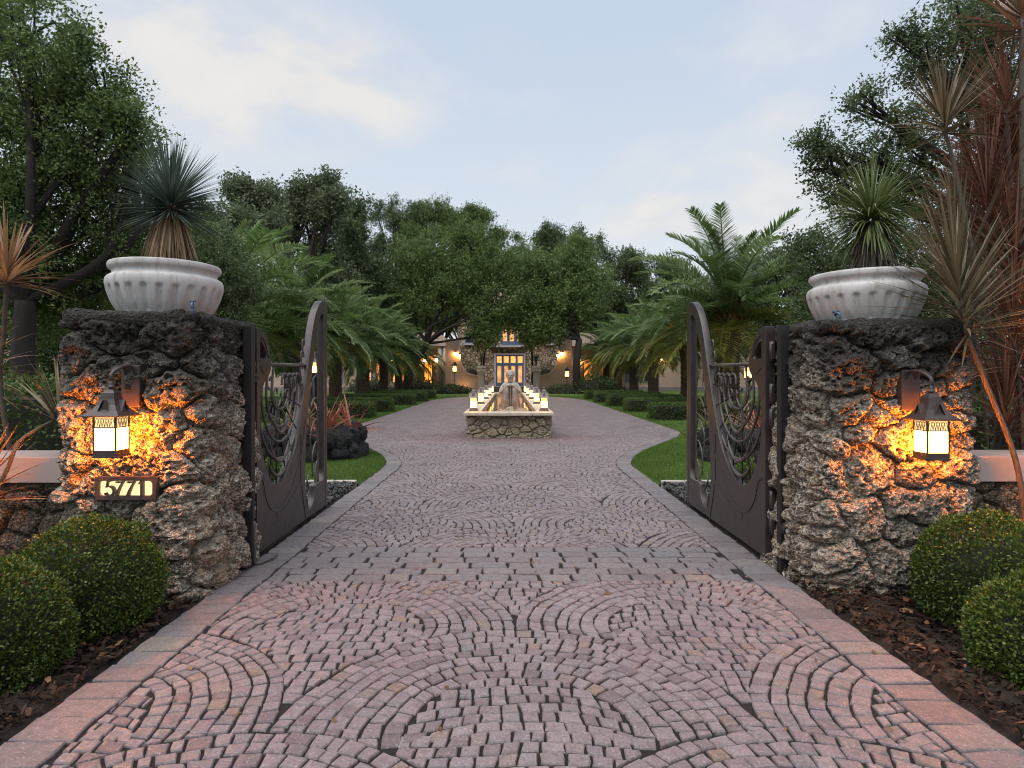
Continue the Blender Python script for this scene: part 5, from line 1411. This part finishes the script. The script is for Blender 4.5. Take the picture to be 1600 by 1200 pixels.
# ================================================================== ROCK PLANTERS WITH BROMELIADS
M['brom_red'] = leaf_mat('bromeliad_red', (0.16, 0.035, 0.02), (0.34, 0.11, 0.06), (0.52, 0.30, 0.20), 0.25, 0.35, 0.5)
M['brom_green'] = leaf_mat('bromeliad_green', (0.04, 0.06, 0.015), (0.13, 0.15, 0.04), (0.42, 0.36, 0.22), 0.25, 0.35, 0.5)
def rock_mesh(seed, r0, hi=3):
    bm = bmesh.new(); bmesh.ops.create_icosphere(bm, subdivisions=hi, radius=1.0); r = np.random.default_rng(seed)
    co = np.array([v.co[:] for v in bm.verts]); d = 1 + .28 * fbm(co * 1.3 + seed, 2) + .13 * pnoise(co * 4.2 + seed) - .16 * np.clip(.45 - worley(co * 4 + seed), 0, 1)
    co = co * d[:, None] * r0 * np.array([1, .9, .78])
    for v, c in zip(bm.verts, co): v.co = c
    me = bpy.data.meshes.new('rock'); bm.to_mesh(me); bm.free(); me.polygons.foreach_set('use_smooth', [True] * len(me.polygons)); me.update(); return me
PLACES = ('in the very centre', 'left of the centre', 'just right of the centre', 'towards the house', 'towards the left side', 'towards the near right', 'at the far right', 'at the far left rim', 'at the nearest rim')
def planter(lab, x, y, r0, seed):
    r = np.random.default_rng(seed)
    root = thing('rock_planter', 'ring of black lava rocks planted with bromeliads on the grass behind the %s gate leaf' % lab, 'planter', (x, y, 0), group='lava rock planters')
    ms = [rock_mesh(seed + k, .23) for k in range(4)]
    for me in ms: me.materials.append(M['lava'])
    for row in range(2):
        n = int(2 * math.pi * r0 / .34)
        for k in range(n):
            a = 2 * math.pi * (k + .5 * row) / n + r.uniform(-.06, .06); q = r0 - .07 * row
            o = link('rock', ms[int(r.integers(0, 4))], None, root, (q * math.cos(a), q * math.sin(a), .12 + .27 * row)); o.rotation_euler = tuple(r.uniform(0, 6.28, 3)); s_ = r.uniform(.8, 1.15); o.scale = (s_, s_, s_)
    g = MB(); g.lathe([(r0, -.05), (r0, .38), (.02, .48)], 24); g.build('soil', M['soil'], root)
    for k in range(9):
        ux, uy = ((0, 0), (-.45, .05), (.35, .05), (.05, .55), (-.75, -.05), (.35, -.5), (.8, .1), (-.55, .6), (-.1, -.75))[k]; n = 26
        mt = 'brom_red' if k % 3 != 1 else 'brom_green'
        where = ('at the rim nearest the drive', 'at the far rim', 'in the middle', 'at the rim nearest the gate')
        b = thing('bromeliad', '%s bromeliad %s of the %s lava rock ring' % ('red and cream' if mt == 'brom_red' else 'green striped', PLACES[k], lab), 'bromeliad', (x + ux * r0, y + uy * r0, .42), group='%s bromeliads in the %s lava rock ring' % ('red' if mt == 'brom_red' else 'green', lab))
        D = sphere_dirs(n, .12, .95, r); V, F = blade_mesh(np.zeros((n, 3)) + D * .03, D, r.uniform(.5, .95, n), r.uniform(.035, .06, n), r.uniform(.2, .8, n), 5, .3, (0.8, 1, .85, .55, .04), seed + k)
        tag(link('leaf_rosette', mesh_np('leaf_rosette', V, F), M[mt], b), kind='stuff')
planter('left', -3.62, 11.7, .82, 1001)
planter('right', 4.45, 11.3, .9, 1002)
# low ground shrubs between gate and lawn, outside the kerb
def mound(label, x, y, r_, h, n, leaf, seed, mat='hedge_leaf', group=None, name='shrub', z=0.0):
    r = np.random.default_rng(seed); root = thing(name, label, 'shrub', (x, y, z), group=group)
    D = sphere_dirs(n, 0.0, 1.0, r); k = (1 + .22 * fbm(D * 2.2 + seed, 3)) * (1 - .25 * r.random(n) ** 2)
    C = D * k[:, None] * np.array([r_, r_, h]); d = unit(D + r.normal(size=(n, 3)) * .8)
    V, F = leaf_quads(C, d, leaf * r.uniform(.6, 1.4, n), leaf * .5 * r.uniform(.7, 1.3, n), r)
    tag(link('foliage', mesh_np('foliage', V, F), M[mat], root), kind='stuff')
    g = MB(); g.lathe([(r_ * .8, 0), (r_ * .72, h * .4), (r_ * .45, h * .7), (.02, h * .8)], 14); g.build('branch_core', M['core_dark'], root)
mound('small bright green shrub behind the right gate leaf by the gravel', 3.05, 8.0, .35, .42, 1600, .05, 1100, 'grass')
mound('small green shrub behind the left gate leaf by the gravel', -3.1, 7.9, .4, .45, 1600, .05, 1101, 'hedge_leaf')
mound('low leafy shrub at the foot of the left pillar, behind the gate', -3.4, 6.2, .5, .6, 2200, .05, 1102)
mound('low leafy shrub at the foot of the right pillar, behind the gate', 3.3, 6.3, .5, .6, 2200, .05, 1103)

# ================================================================== GARDEN POST LAMPS
def post_lamp(label, x, y, z_l, w_, hz, near):
    root = thing('lamp_post', label, 'lamp post', (x, y, 0), group='garden lamp posts')
    g = MB(); g.tube([(0, 0, -.05), (0, 0, z_l)], .03, 10); g.lathe([(.07, 0), (.065, .08), (.035, .14)], 12); g.lathe([(.03, z_l - .08), (.06, z_l - .03), (w_ * .55, z_l)], 12); g.build('post', M['post'], root)
    lantern_body(root, w_, hz, M['lantern'], M['pane_far'], M['pane_far_top'], z0=z_l, tracery=False)
post_lamp('lamp post glowing behind the right gate leaf', 6.15, 16.0, 1.42, .20, .30, True)
post_lamp('lamp post glowing behind the tall end of the left gate leaf', -5.05, 16.2, 1.55, .20, .30, True)
post_lamp('far lamp post before the curved wall left of the front door', -4.75, 55, 1.85, .34, .55, False)
post_lamp('far lamp post before the curved wall right of the front door', 5.12, 55, 1.40, .34, .55, False)
for s, x in ((-1, -4.9), (1, 5.3)):
    mound('dark low shrub bed round the far lamp post %s of the front door' % ('left' if s < 0 else 'right'), x, 54.6, 1.9 if s < 0 else 2.2, .75, 1500, .16, 1110 + s, 'oak_dark')
mound('dark spiky shrub bed under the leaning oak trunk right of the front door', 7.4, 53.6, 2.0, 1.6, 1600, .22, 1115, 'oak_dark')
mound('dark shrub against the left wing between the palms', -8.4, 59.5, 2.2, 1.3, 1300, .2, 1116, 'oak_dark')
mound('dark shrub against the right wing between the palms', 9.2, 59.5, 1.8, 1.2, 1200, .2, 1117, 'oak_dark')
mound('dark shrub line before the left wing far end', -13.5, 60, 2.4, 1.4, 1300, .2, 1118, 'oak_dark')

# ================================================================== FOUNTAIN
fx = thing('fountain', 'long raised coral rock fountain basin in the middle of the driveway', 'fountain', (0, 15.1, 0))
Y0, Y1 = 15.15, 34.0
FW = 1.03
stone_shell(fx, [(-FW + .05, Y1), (-FW + .05, Y0 + 2.6)], -.03, .55, .55, (.06, .05), .05, M['coral_fountain'], 55, pit=.014, pit_scale=14)
stone_shell(fx, [(-FW + .05, Y0 + 2.6), (-FW + .05, Y0 + .12), (-FW + .12, Y0 + .05), (FW - .12, Y0 + .05), (FW - .05, Y0 + .12), (FW - .05, Y0 + 2.6)], -.03, .555, .20, (.012, .012), .06, M['coral_fountain'], 56, pit=.020, pit_scale=20, size_var=.5)
stone_shell(fx, [(FW - .05, Y0 + 2.6), (FW - .05, Y1)], -.03, .55, .55, (.06, .05), .05, M['coral_fountain'], 57, pit=.010, pit_scale=14)
oy = -15.1
g = MB(); g.box(-FW + .08, -.74, Y0 + .1 + oy, Y1 + oy, -.05, .55); g.box(.74, FW - .08, Y0 + .1 + oy, Y1 + oy, -.05, .55); g.box(-.738, .738, Y0 + .1 + oy, 15.72 + oy, -.05, .55); g.box(-.738, .738, Y1 - .5 + oy, Y1 + oy, -.05, .55)
g.build('core', M['mortar'], fx)
g = MB(); g.box(-.737, -.72, 15.70 + oy, Y1 - .52 + oy, 0, .555); g.box(.72, .737, 15.70 + oy, Y1 - .52 + oy, 0, .555); g.box(-.719, .719, 15.70 + oy, 15.72 + oy, 0, .555); g.box(-.719, .719, Y1 - .54 + oy, Y1 - .52 + oy, 0, .555); g.box(-.719, .719, 15.725 + oy, Y1 - .55 + oy, .0, .05)
g.build('basin_lining', M['tile'], fx)
# coping slabs
def coping(x0, x1, y0, y1, nm='coping_slab'):
    g = MB(); g.box(x0, x1, y0 + oy, y1 + oy, .556, .625, .010); g.build(nm, M['rim'], fx)
for s in (-1, 1):
    y = 15.66
    while y < Y1:
        L = min(1.55, Y1 + .05 - y); xs = sorted((s * .69, s * 1.09)); coping(xs[0], xs[1], y, y + L - .006); y += 1.55
xx = [-1.09, -.52, .03, .56, 1.09]
for i in range(4):
    bow = 0.06 * (1 - ((xx[i] + xx[i + 1]) / 2 / 1.09) ** 2)
    coping(xx[i] + .003, xx[i + 1] - .003, 15.02 - bow, 15.655)
coping(-.685, .685, Y1 - .52, Y1 + .05)
# water
m, t, b, o_ = new_mat('basin_water'); b.inputs['Base Color'].default_value = (.018, .022, .02, 1); b.inputs['Roughness'].default_value = .04; b.inputs['Specular IOR Level'].default_value = .8
mp = t.new('ShaderNodeMapping'); t.put(mp.inputs[0], world_co(t)); mp.inputs['Scale'].default_value = (5, 2.2, 1); bump(t, b, t.noise(mp.outputs[0], 1.6, 3.0), .25, .02); M['water'] = m
g = MB(); g.add([(-.7195, 15.722 + oy, .47), (.7195, 15.722 + oy, .47), (.7195, Y1 - .545 + oy, .47), (-.7195, Y1 - .545 + oy, .47)], [(0, 1, 2, 3)]); g.build('water', M['water'], fx, recalc=False)
# ten standing lanterns
def stand_lantern(x, y):
    lab = '%s lantern of the %s row on the fountain rim' % (dict(zip((0, 1, 2, 3, 4), ('nearest', 'second', 'third', 'fourth', 'farthest')))[n_l], 'left' if x < 0 else 'right')
    root = thing('standing_lantern', lab, 'lantern', (x, y, .626), group='lit lanterns standing on the fountain rim')
    g = MB(); g.box(-.115, .115, -.115, .115, 0, .035, .005); g.build('plinth', M['lantern_grey'], root)
    zt, e = lantern_body(root, .185, .30, M['lantern_grey'], M['pane_far'], M['pane_far_top'], z0=.035, tracery=n_l == 0)
    g = MB(); g.tube([(0, 0, zt - .01), (0, 0, zt + .10)], [.016, .004], 8); g.lathe([(.008, zt + .02), (.022, zt + .035), (.008, zt + .05)], 10); g.build('finial', M['lantern_grey'], root)
for n_l, y in enumerate((15.75, 19.9, 24.1, 28.4, 33.0)):
    for s in (-1, 1): stand_lantern(s * .885, y)

# statue: a child-like figure leaning on two upright fish tails, on a pile of rocks
st = thing('fountain_statue', 'stone figure with folded arms above two polished fish tails in the basin', 'statue', (.04, 16.45, .44)); st.scale = (1.1, 1.1, 1.12)
def skin_body(name, verts, edges, radii, mat, parent, root_i=0, lvl=2):
    me = bpy.data.meshes.new(name); me.from_pydata(verts, edges, []); o = bpy.data.objects.new(name, me); COL.objects.link(o)
    md = o.modifiers.new('skin', 'SKIN'); md.use_smooth_shade = True
    for i, rr in enumerate(radii):
        sv = me.skin_vertices[0].data[i]; sv.radius = (rr, rr) if not isinstance(rr, tuple) else rr; sv.use_root = (i == root_i)
    sb = o.modifiers.new('sub', 'SUBSURF'); sb.levels = lvl; sb.render_levels = lvl
    me2 = bpy.data.meshes.new_from_object(o.evaluated_get(bpy.context.evaluated_depsgraph_get())); bpy.data.objects.remove(o)
    me2.name = name; me2.materials.clear(); me2.polygons.foreach_set('use_smooth', [True] * len(me2.polygons))
    return link(name, me2, mat, parent)
bv = [(0, .05, .45), (0, .03, .62), (0, .02, .74), (0, .0, .80), (0, -.02, .87), (0, -.03, .96), (0, -.02, 1.03)]
be = [(i, i + 1) for i in range(6)]; br = [(.17, .13), (.17, .12), (.15, .10), .06, .075, .092, .065]
for s in (-1, 1):
    i0 = len(bv); bv += [(s * .14, .02, .745), (s * .215, -.03, .64), (s * .235, -.08, .555), (s * .13, -.17, .68), (s * .045, -.20, .745), (s * .02, -.215, .755)]
    br += [.065, .056, .048, .045, .038, .022]; be += [(2, i0)] + [(i0 + k, i0 + k + 1) for k in range(5)]
    for q in range(4): bv.append((s * (.005 + .014 * q) - s * .02, -.225 - .004 * q, .765 - .018 * q)); br.append(.010); be.append((i0 + 5, len(bv) - 1))
skin_body('body', bv, be, br, M['statue'], st)
bm = bmesh.new(); bmesh.ops.create_icosphere(bm, subdivisions=4, radius=1.0)
co = np.array([v.co[:] for v in bm.verts]); kk = 1 + .10 * pnoise(co * 3.4) + .07 * np.abs(pnoise(co * 8.0))
co = co * kk[:, None] * np.array([.108, .10, .112]) + np.array([0, .012, .985]); co[:, 2] = np.where((co[:, 1] < -.055) & (co[:, 2] < .985), .985 + (co[:, 2] - .985) * .05, co[:, 2])
for v, c in zip(bm.verts, co): v.co = c
me = bpy.data.meshes.new('hair'); bm.to_mesh(me); bm.free(); me.polygons.foreach_set('use_smooth', [True] * len(me.polygons)); link('hair', me, M['statue'], st)
g = MB()
for s in (-1, 1): g.lathe([(.001, .955), (.013, .962), (.013, .972), (.001, .978)], 8, c=(s * .034, -.118))
g.build('eye', M['mortar'], st)
g = MB(); g.add([(-.012, -.115, .935), (.012, -.115, .935), (0, -.142, .938), (0, -.118, .968)], [(0, 1, 2), (0, 2, 3), (1, 3, 2)]); g.build('nose', M['statue'], st)
g = MB(); g.tube([(-.022, -.108, .912), (0, -.118, .909), (.022, -.108, .912)], [.003, .007, .003], 6); g.build('mouth', M['mortar'], st)
for s in (-1, 1):
    g = MB(); P = catmull([(s * .045, -.14, .74), (s * .085, -.17, .60), (s * .105, -.19, .42), (s * .12, -.20, .24), (s * .15, -.22, .12), (s * .22, -.24, .03)], 6)
    rr = np.interp(np.linspace(0, 1, len(P)), [0, .2, .5, .8, 1], [.03, .085, .115, .10, .03]); g.tube(P, rr, 16); g.build('fish_tail', M['statue_bronze'], st)
    g = MB(); P = catmull([(s * .13, -.21, .14), (s * .22, -.20, .20), (s * .26, -.18, .33)], 5)
    rr = np.interp(np.linspace(0, 1, len(P)), [0, .5, 1], [.035, .04, .006]); g.tube(P, rr, 8); P = catmull([(s * .16, -.22, .09), (s * .28, -.25, .05), (s * .33, -.24, .16)], 5); g.tube(P, np.interp(np.linspace(0, 1, len(P)), [0, .5, 1], [.04, .035, .006]), 8); g.build('tail_fin', M['statue_bronze'], st)
g = MB(); g.box(-.012, .012, -.285, -.20, .1, .74, .005); g.build('keel', M['statue_bronze'], st)
rm = [rock_mesh(1200 + k, .16, 3) for k in range(3)]
for me in rm: me.materials.append(M['coral_fountain'])
for k, (x, y, z) in enumerate(((-.24, -.32, .02), (-.1, -.42, .03), (.08, -.43, .02), (.25, -.33, .03), (0, -.28, .12), (-.17, -.2, .08), (.17, -.2, .09), (.3, -.1, 0), (-.3, -.1, 0), (0, 0, .15))):
    o = link('rock', rm[k % 3], None, st, (x, y, z)); o.rotation_euler = (k, k * 2, k * 3); s_ = .85 + .12 * (k % 4); o.scale = (s_, s_, s_)
g = MB(); g.tube([(0, -.52, -.02), (0, -.53, .10), (0, -.56, .12)], [.03, .03, .022], 10); g.build('spout', M['tap'], st)

# ================================================================== HOUSE
def stone_far():
    m, t, b, o = new_mat('house_stone')
    P = world_co(t); v = t.new('ShaderNodeTexVoronoi'); t.put(v.inputs['Vector'], P); v.inputs['Scale'].default_value = 3.4
    e = t.new('ShaderNodeTexVoronoi', feature='DISTANCE_TO_EDGE'); t.put(e.inputs['Vector'], P); e.inputs['Scale'].default_value = 3.4
    s = t.new('ShaderNodeSeparateColor'); t.put(s.inputs[0], v.outputs['Color'])
    c = t.ramp(s.outputs[0], [(0, (.20, .13, .08)), (.3, (.38, .27, .17)), (.6, (.52, .40, .28)), (.85, (.62, .52, .40)), (1, (.30, .22, .15))])
    n = t.noise(P, 9.0, 4.0); c = t.mix(t.maprange(n, .5, .7, 0, .5), c, (.2, .15, .11))
    ed = t.maprange(e.outputs['Distance'], .02, .10); c = t.mix(ed, (.10, .075, .055), c)
    t.put(b.inputs['Base Color'], c); b.inputs['Roughness'].default_value = .9; bump(t, b, ed, .9, .08); return m
M['house_stone'] = stone_far()
M['stucco'] = plain('pink_beige_stucco', (.46, .335, .265), .85, var=.08, scale=1.5, bmp=.2)
M['stucco_pale'] = plain('pale_stucco', (.56, .50, .45), .8, var=.06, scale=2, bmp=.15)
M['blue'] = plain('grey_blue_paint', (.10, .16, .25), .5, var=.1)
M['lilac'] = plain('pale_surround', (.50, .47, .50), .7, var=.06)
M['roof'] = plain('clay_roof_tile', (.23, .17, .14), .85, var=.35, scale=5, bmp=.5)
M['step'] = plain('grey_step', (.22, .20, .20), .7, var=.1)
M['wing_room'] = emis('lit_wing_room', (1.0, .30, .03), 1.2, .7, 1.2)
M['room'] = emis('lit_room', (1.0, .36, .05), .6, .8, 1.6)
hs = thing('house', 'coral stone mansion front with blue doors at the end of the driveway', 'house', (0, 66, 0))
def hb(name, m, *a, parent=None, bev=0):
    g = MB(); g.box(*a, bev); return g.build(name, m, parent or hs)
hb('stone_front', M['house_stone'], -5.4, 5.6, 0, 8, 0, 9.2)
rf = MB(); rf.add([(-6.2, -.9, 9.2), (6.4, -.9, 9.2), (6.4, 9, 9.2), (-6.2, 9, 9.2), (-1.5, 4, 11.6), (1.7, 4, 11.6)], [(0, 1, 5, 4), (1, 2, 5), (2, 3, 4, 5), (3, 0, 4), (3, 2, 1, 0)]); rf.build('roof', M['roof'], hs)
hb('terrace', M['step'], -6.5, 6.7, -5.0, -.002, 0, .48); hb('step', M['step'], -2.6, 2.8, -5.45, -5.002, 0, .32); hb('step', M['step'], -2.9, 3.1, -5.9, -5.452, 0, .16)
# front door: surround, four blue leaves with panes, transoms
dz = .5
for a in ((-1.55, -1.36), (1.56, 1.75)): hb('door_surround', M['lilac'], a[0], a[1], -.16, .02, dz, 3.75)
hb('door_surround', M['lilac'], -1.55, 1.75, -.16, .02, 3.752, 3.95)
for i in range(4):
    x0 = -1.36 + i * .73; d = hb('door', M['blue'], x0, x0 + .16, -.10, -.02, dz, 2.78)
    g = MB(); g.box(x0 + .57, x0 + .728, -.10, -.02, dz, 2.78); g.box(x0 + .16, x0 + .57, -.10, -.02, dz, dz + .35); g.box(x0 + .16, x0 + .57, -.10, -.02, 2.60, 2.78); g.build('door_frame', M['blue'], d)
    hb('pane', M['room'], x0 + .16, x0 + .57, -.05, -.04, dz + .35, 2.60, parent=d)
    tr = hb('transom', M['blue'], x0, x0 + .10, -.10, -.02, 2.782, 3.75); g = MB(); g.box(x0 + .62, x0 + .728, -.10, -.02, 2.782, 3.75); g.box(x0 + .10, x0 + .62, -.10, -.02, 2.782, 2.92); g.box(x0 + .10, x0 + .62, -.10, -.02, 3.62, 3.75); g.build('transom_frame', M['blue'], tr)
    hb('pane', M['warm_window'], x0 + .10, x0 + .62, -.05, -.04, 2.92, 3.62, parent=tr)
# upper window with balcony ledge
hb('ledge', M['lilac'], -2.1, 1.75, -.75, -.002, 4.55, 4.75)
for i, (x0, w_) in enumerate(((-.75, .68), (-.02, .68), (.71, .68))):
    d = hb('upper_window', M['blue'], x0, x0 + .12, -.10, -.01, 4.752, 7.0)
    g = MB(); g.box(x0 + w_ - .12, x0 + w_, -.10, -.01, 4.752, 7.0); g.box(x0 + .12, x0 + w_ - .12, -.10, -.01, 4.752, 5.2); g.box(x0 + .12, x0 + w_ - .12, -.10, -.01, 6.85, 7.0); g.build('window_frame', M['blue'], d)
    hb('pane', M['room'], x0 + .12, x0 + w_ - .12, -.05, -.04, 5.2, 6.85, parent=d)
for x0, lab in ((-4.6, 'l'), (3.6, 'r')):
    d = hb('side_window', M['blue'], x0, x0 + .95, -.06, -.01, 5.0, 6.1); hb('pane', plain('dark_glass', (.02, .025, .03), .1, bmp=0), x0 + .1, x0 + .85, -.075, -.065, 5.1, 6.0, parent=d); hb('sill', M['lilac'], x0 - .15, x0 + 1.1, -.25, -.002, 4.78, 4.98)
# curved garden walls left and right of the forecourt
for s, lab in ((-1, 'left'), (1, 'right')):
    wl = thing('curved_wall', 'pale stucco wall with a concave sweeping top %s of the front door' % lab, 'wall', (s * 4.3, 60, 0), group='sweeping forecourt walls')
    prof = [(-1.3, 0)] + [(-1.3, 1.62), (-.95, 1.63), (-.55, 1.70)] + [(0.45 - 1.0 * math.cos(R(a)) * 1.0, 4.6 - 2.9 * math.sin(R(a))) for a in (80, 65, 50, 35, 20, 8)][::-1][::-1]
    pf = [(-1.45, 0), (-1.45, 1.62), (-.75, 1.62), (-.3, 1.80), (0.05, 2.15), (.28, 2.65), (.42, 3.3), (.48, 4.1), (.48, 5.1), (1.75, 5.1), (1.75, 0)]
    poly = [(-s * -1 * p[0] if s > 0 else -p[0], p[1]) for p in pf]
    g = MB(); g.prism(poly, -.2, .2); g.build('wall_body', M['stucco'], wl)
    cp = catmull([(p[0] * s, p[1]) for p in pf[1:9]], 4); g = MB(); vs_ = []
    P2 = [np.array(p) for p in cp]
    for i, p in enumerate(P2):
        tg = P2[min(i + 1, len(P2) - 1)] - P2[max(i - 1, 0)]; tg /= np.linalg.norm(tg) + 1e-9; nn = np.array([-tg[1], tg[0]]) * (-s) * -1
        nn = nn if nn[1] >= -.01 and (nn[0] * s <= .01) else -nn
        for (k_, yy_) in ((.004, -.26), (.09, -.26), (.09, .26), (.004, .26)): q = p + nn * k_; vs_.append((q[0], yy_, q[1]))
    g.add(vs_, [(i * 4 + j, i * 4 + (j + 1) % 4, i * 4 + 4 + (j + 1) % 4, i * 4 + 4 + j) for i in range(len(P2) - 1) for j in range(4)]); g.build('coping', M['stucco_pale'], wl)
    # end pier with cap, urn plant
    pr = thing('garden_pier', 'pale stone pier with a moulded cap %s of the front door' % lab, 'pier', (s * 2.62, 59.9, 0), group='piers by the front door')
    g = MB(); g.box(-.30, .30, -.3, .3, 0, 1.75); g.build('shaft', M['stucco_pale'], pr)
    g = MB(); g.lathe([(.44, 1.75), (.48, 1.85), (.62, 1.95), (.66, 2.05), (.58, 2.15), (.62, 2.3), (.50, 2.5), (.44, 2.52)], 4, rot=math.pi / 4, smooth=False); g.build('cap', M['stucco_pale'], pr)
    r = np.random.default_rng(1300 + s); D = sphere_dirs(110, -.25, 1, r); V, F = blade_mesh(D * .02, D, r.uniform(.6, .95, 110), np.full(110, .05), np.full(110, .4), 3, .2, side_seed=3)
    pp = thing('pier_plant', 'spiky dark plant on the pier %s of the front door' % lab, 'plant', (s * 2.62, 59.9, 2.52), group='plants on the piers'); g = MB(); g.tube([(0, 0, -.02), (0, 0, .55)], [.1, .08], 8); g.build('trunk', M['dry_grey'], pp)
    ob = link('leaf_rosette', mesh_np('leaf_rosette', V + np.array([0, 0, .6]), F), M['yucca_blue'], pp); tag(ob, kind='stuff')
    mound('round clipped shrub seen through the dip of the %s sweeping wall' % lab, s * 3.7, 62.3, 1.1, 2.9, 900, .14, 1320 + s, 'oak_dark')
    for q, (dx, dz_) in enumerate(((.62, 3.35), (.98, 3.55))):
        sc_ = thing('wall_sconce', '%s lit sconce on the tall end of the %s sweeping wall' % ('lower' if q == 0 else 'upper', lab), 'wall lamp', (s * (4.3 + dx - .2), 59.72, dz_), group='sconces by the front door')
        g = MB(); g.box(-.03, .03, 0, .1, -.1, .3); g.lathe([(.17, .24), (.02, .38)], 8, c=(0, -.08)); g.build('bracket', M['lantern'], sc_); g = MB(); g.lathe([(.07, -.05), (.12, .0), (.13, .2), (.11, .24)], 10, c=(0, -.08)); g.build('glass', M['sconce_glow'], sc_)
# wings
def wing(side, lab):
    wg = thing('house_wing', 'long single storey pink beige wing of the house on the %s' % lab, 'house', (side * 6.1, 64, 0), group='house wings')
    def B(name, m, x0, x1, y0, y1, z0, z1, parent=None):
        g = MB(); xs = sorted((side * x0, side * x1)); g.box(xs[0], xs[1], y0, y1, z0, z1); return g.build(name, m, parent or wg)
    B('wall', M['stucco'], 0, 26, 0, 6, 0, 4.6); B('plinth', M['step'], 0, 26, -.25, -.002, 0, .42)
    g = MB(); a, b = sorted((side * -.6, side * 27)); g.add([(a, -.8, 4.55), (b, -.8, 4.55), (b, 7, 4.55), (a, 7, 4.55), (a + 2, 3, 6.2), (b - 2, 3, 6.2)], [(0, 1, 5, 4), (1, 2, 5), (2, 3, 4, 5), (3, 0, 4), (3, 2, 1, 0)]); g.build('roof', M['roof'], wg)
    for x in ((.4, .9) if side < 0 else (2.9, 4.3)):
        g = MB(); g.tube([(side * x, -.5, .42), (side * x, -.5, 4.5)], .22, 12); g.build('column', M['stucco_pale'], wg)
    wins = ((1.75, .75, .5, 2.9), (4.6, 1.1, .9, 2.8), (6.3, 1.1, .9, 2.8), (8.0, 1.3, .9, 2.8), (11.0, 1.3, .9, 2.8)) if side < 0 else ((1.6, .8, .5, 2.9), (5.9, 1.0, 1.0, 2.9), (7.1, 1.0, 1.0, 2.9), (11.8, 1.2, .6, 2.9))
    for i, (x, w_, z0, z1) in enumerate(wins):
        dark = side > 0 and i in (1, 2)
        d = B('window', M['blue'], x - .12, x, -.08, -.003, z0 - .1, z1 + .1); B('window_frame', M['blue'], x + w_, x + w_ + .12, -.08, -.003, z0 - .1, z1 + .1, d); B('window_frame', M['blue'], x, x + w_, -.08, -.003, z1, z1 + .1, d); B('window_frame', M['blue'], x, x + w_, -.08, -.003, z0 - .1, z0, d)
        B('pane', M['wing_room'] if not dark else plain('dim_glass', (.03, .028, .025), .12, bmp=0), x + .002, x + w_ - .002, -.05, -.04, z0, z1, d)
        B('glazing_bar', M['blue'], x + w_ / 2 - .03, x + w_ / 2 + .03, -.075, -.051, z0, z1, d)
    return wg
wing(-1, 'left'); wing(1, 'right')
for i, (x, z, lab) in enumerate(((-7.35, 3.05, 'by the lit door of the left wing'), (-8.6, 3.05, 'between the lit windows of the left wing'), (-12.0, 3.0, 'far along the left wing'), (7.2, 3.0, 'by the lit door of the right wing'), (9.6, 3.0, 'between the columns of the right wing'), (15.6, 3.0, 'far along the right wing'))):
    sc_ = thing('wall_sconce', 'lit sconce ' + lab, 'wall lamp', (x, 63.9, z), group='sconces on the house wings')
    g = MB(); g.box(-.03, .03, 0, .1, -.1, .3); g.lathe([(.17, .24), (.02, .38)], 8, c=(0, -.08)); g.build('bracket', M['lantern'], sc_); g = MB(); g.lathe([(.08, -.05), (.13, .0), (.14, .25), (.11, .29)], 10, c=(0, -.08)); g.build('glass', M['sconce_glow'], sc_)
# a ground spotlight washing the left sweeping wall
gl = thing('ground_spotlight', 'ground spotlight washing the left sweeping wall with warm light', 'spotlight', (-4.25, 59.2, 0)); g = MB(); g.tube([(0, 0, -.02), (0, .02, .14)], [.05, .07], 10); g.build('housing', M['post'], gl); g = MB(); g.tube([(0, .02, .142), (0, .021, .15)], .06, 10); g.build('lens', emis('spot_lens', (1, .55, .2), 160.0), gl)
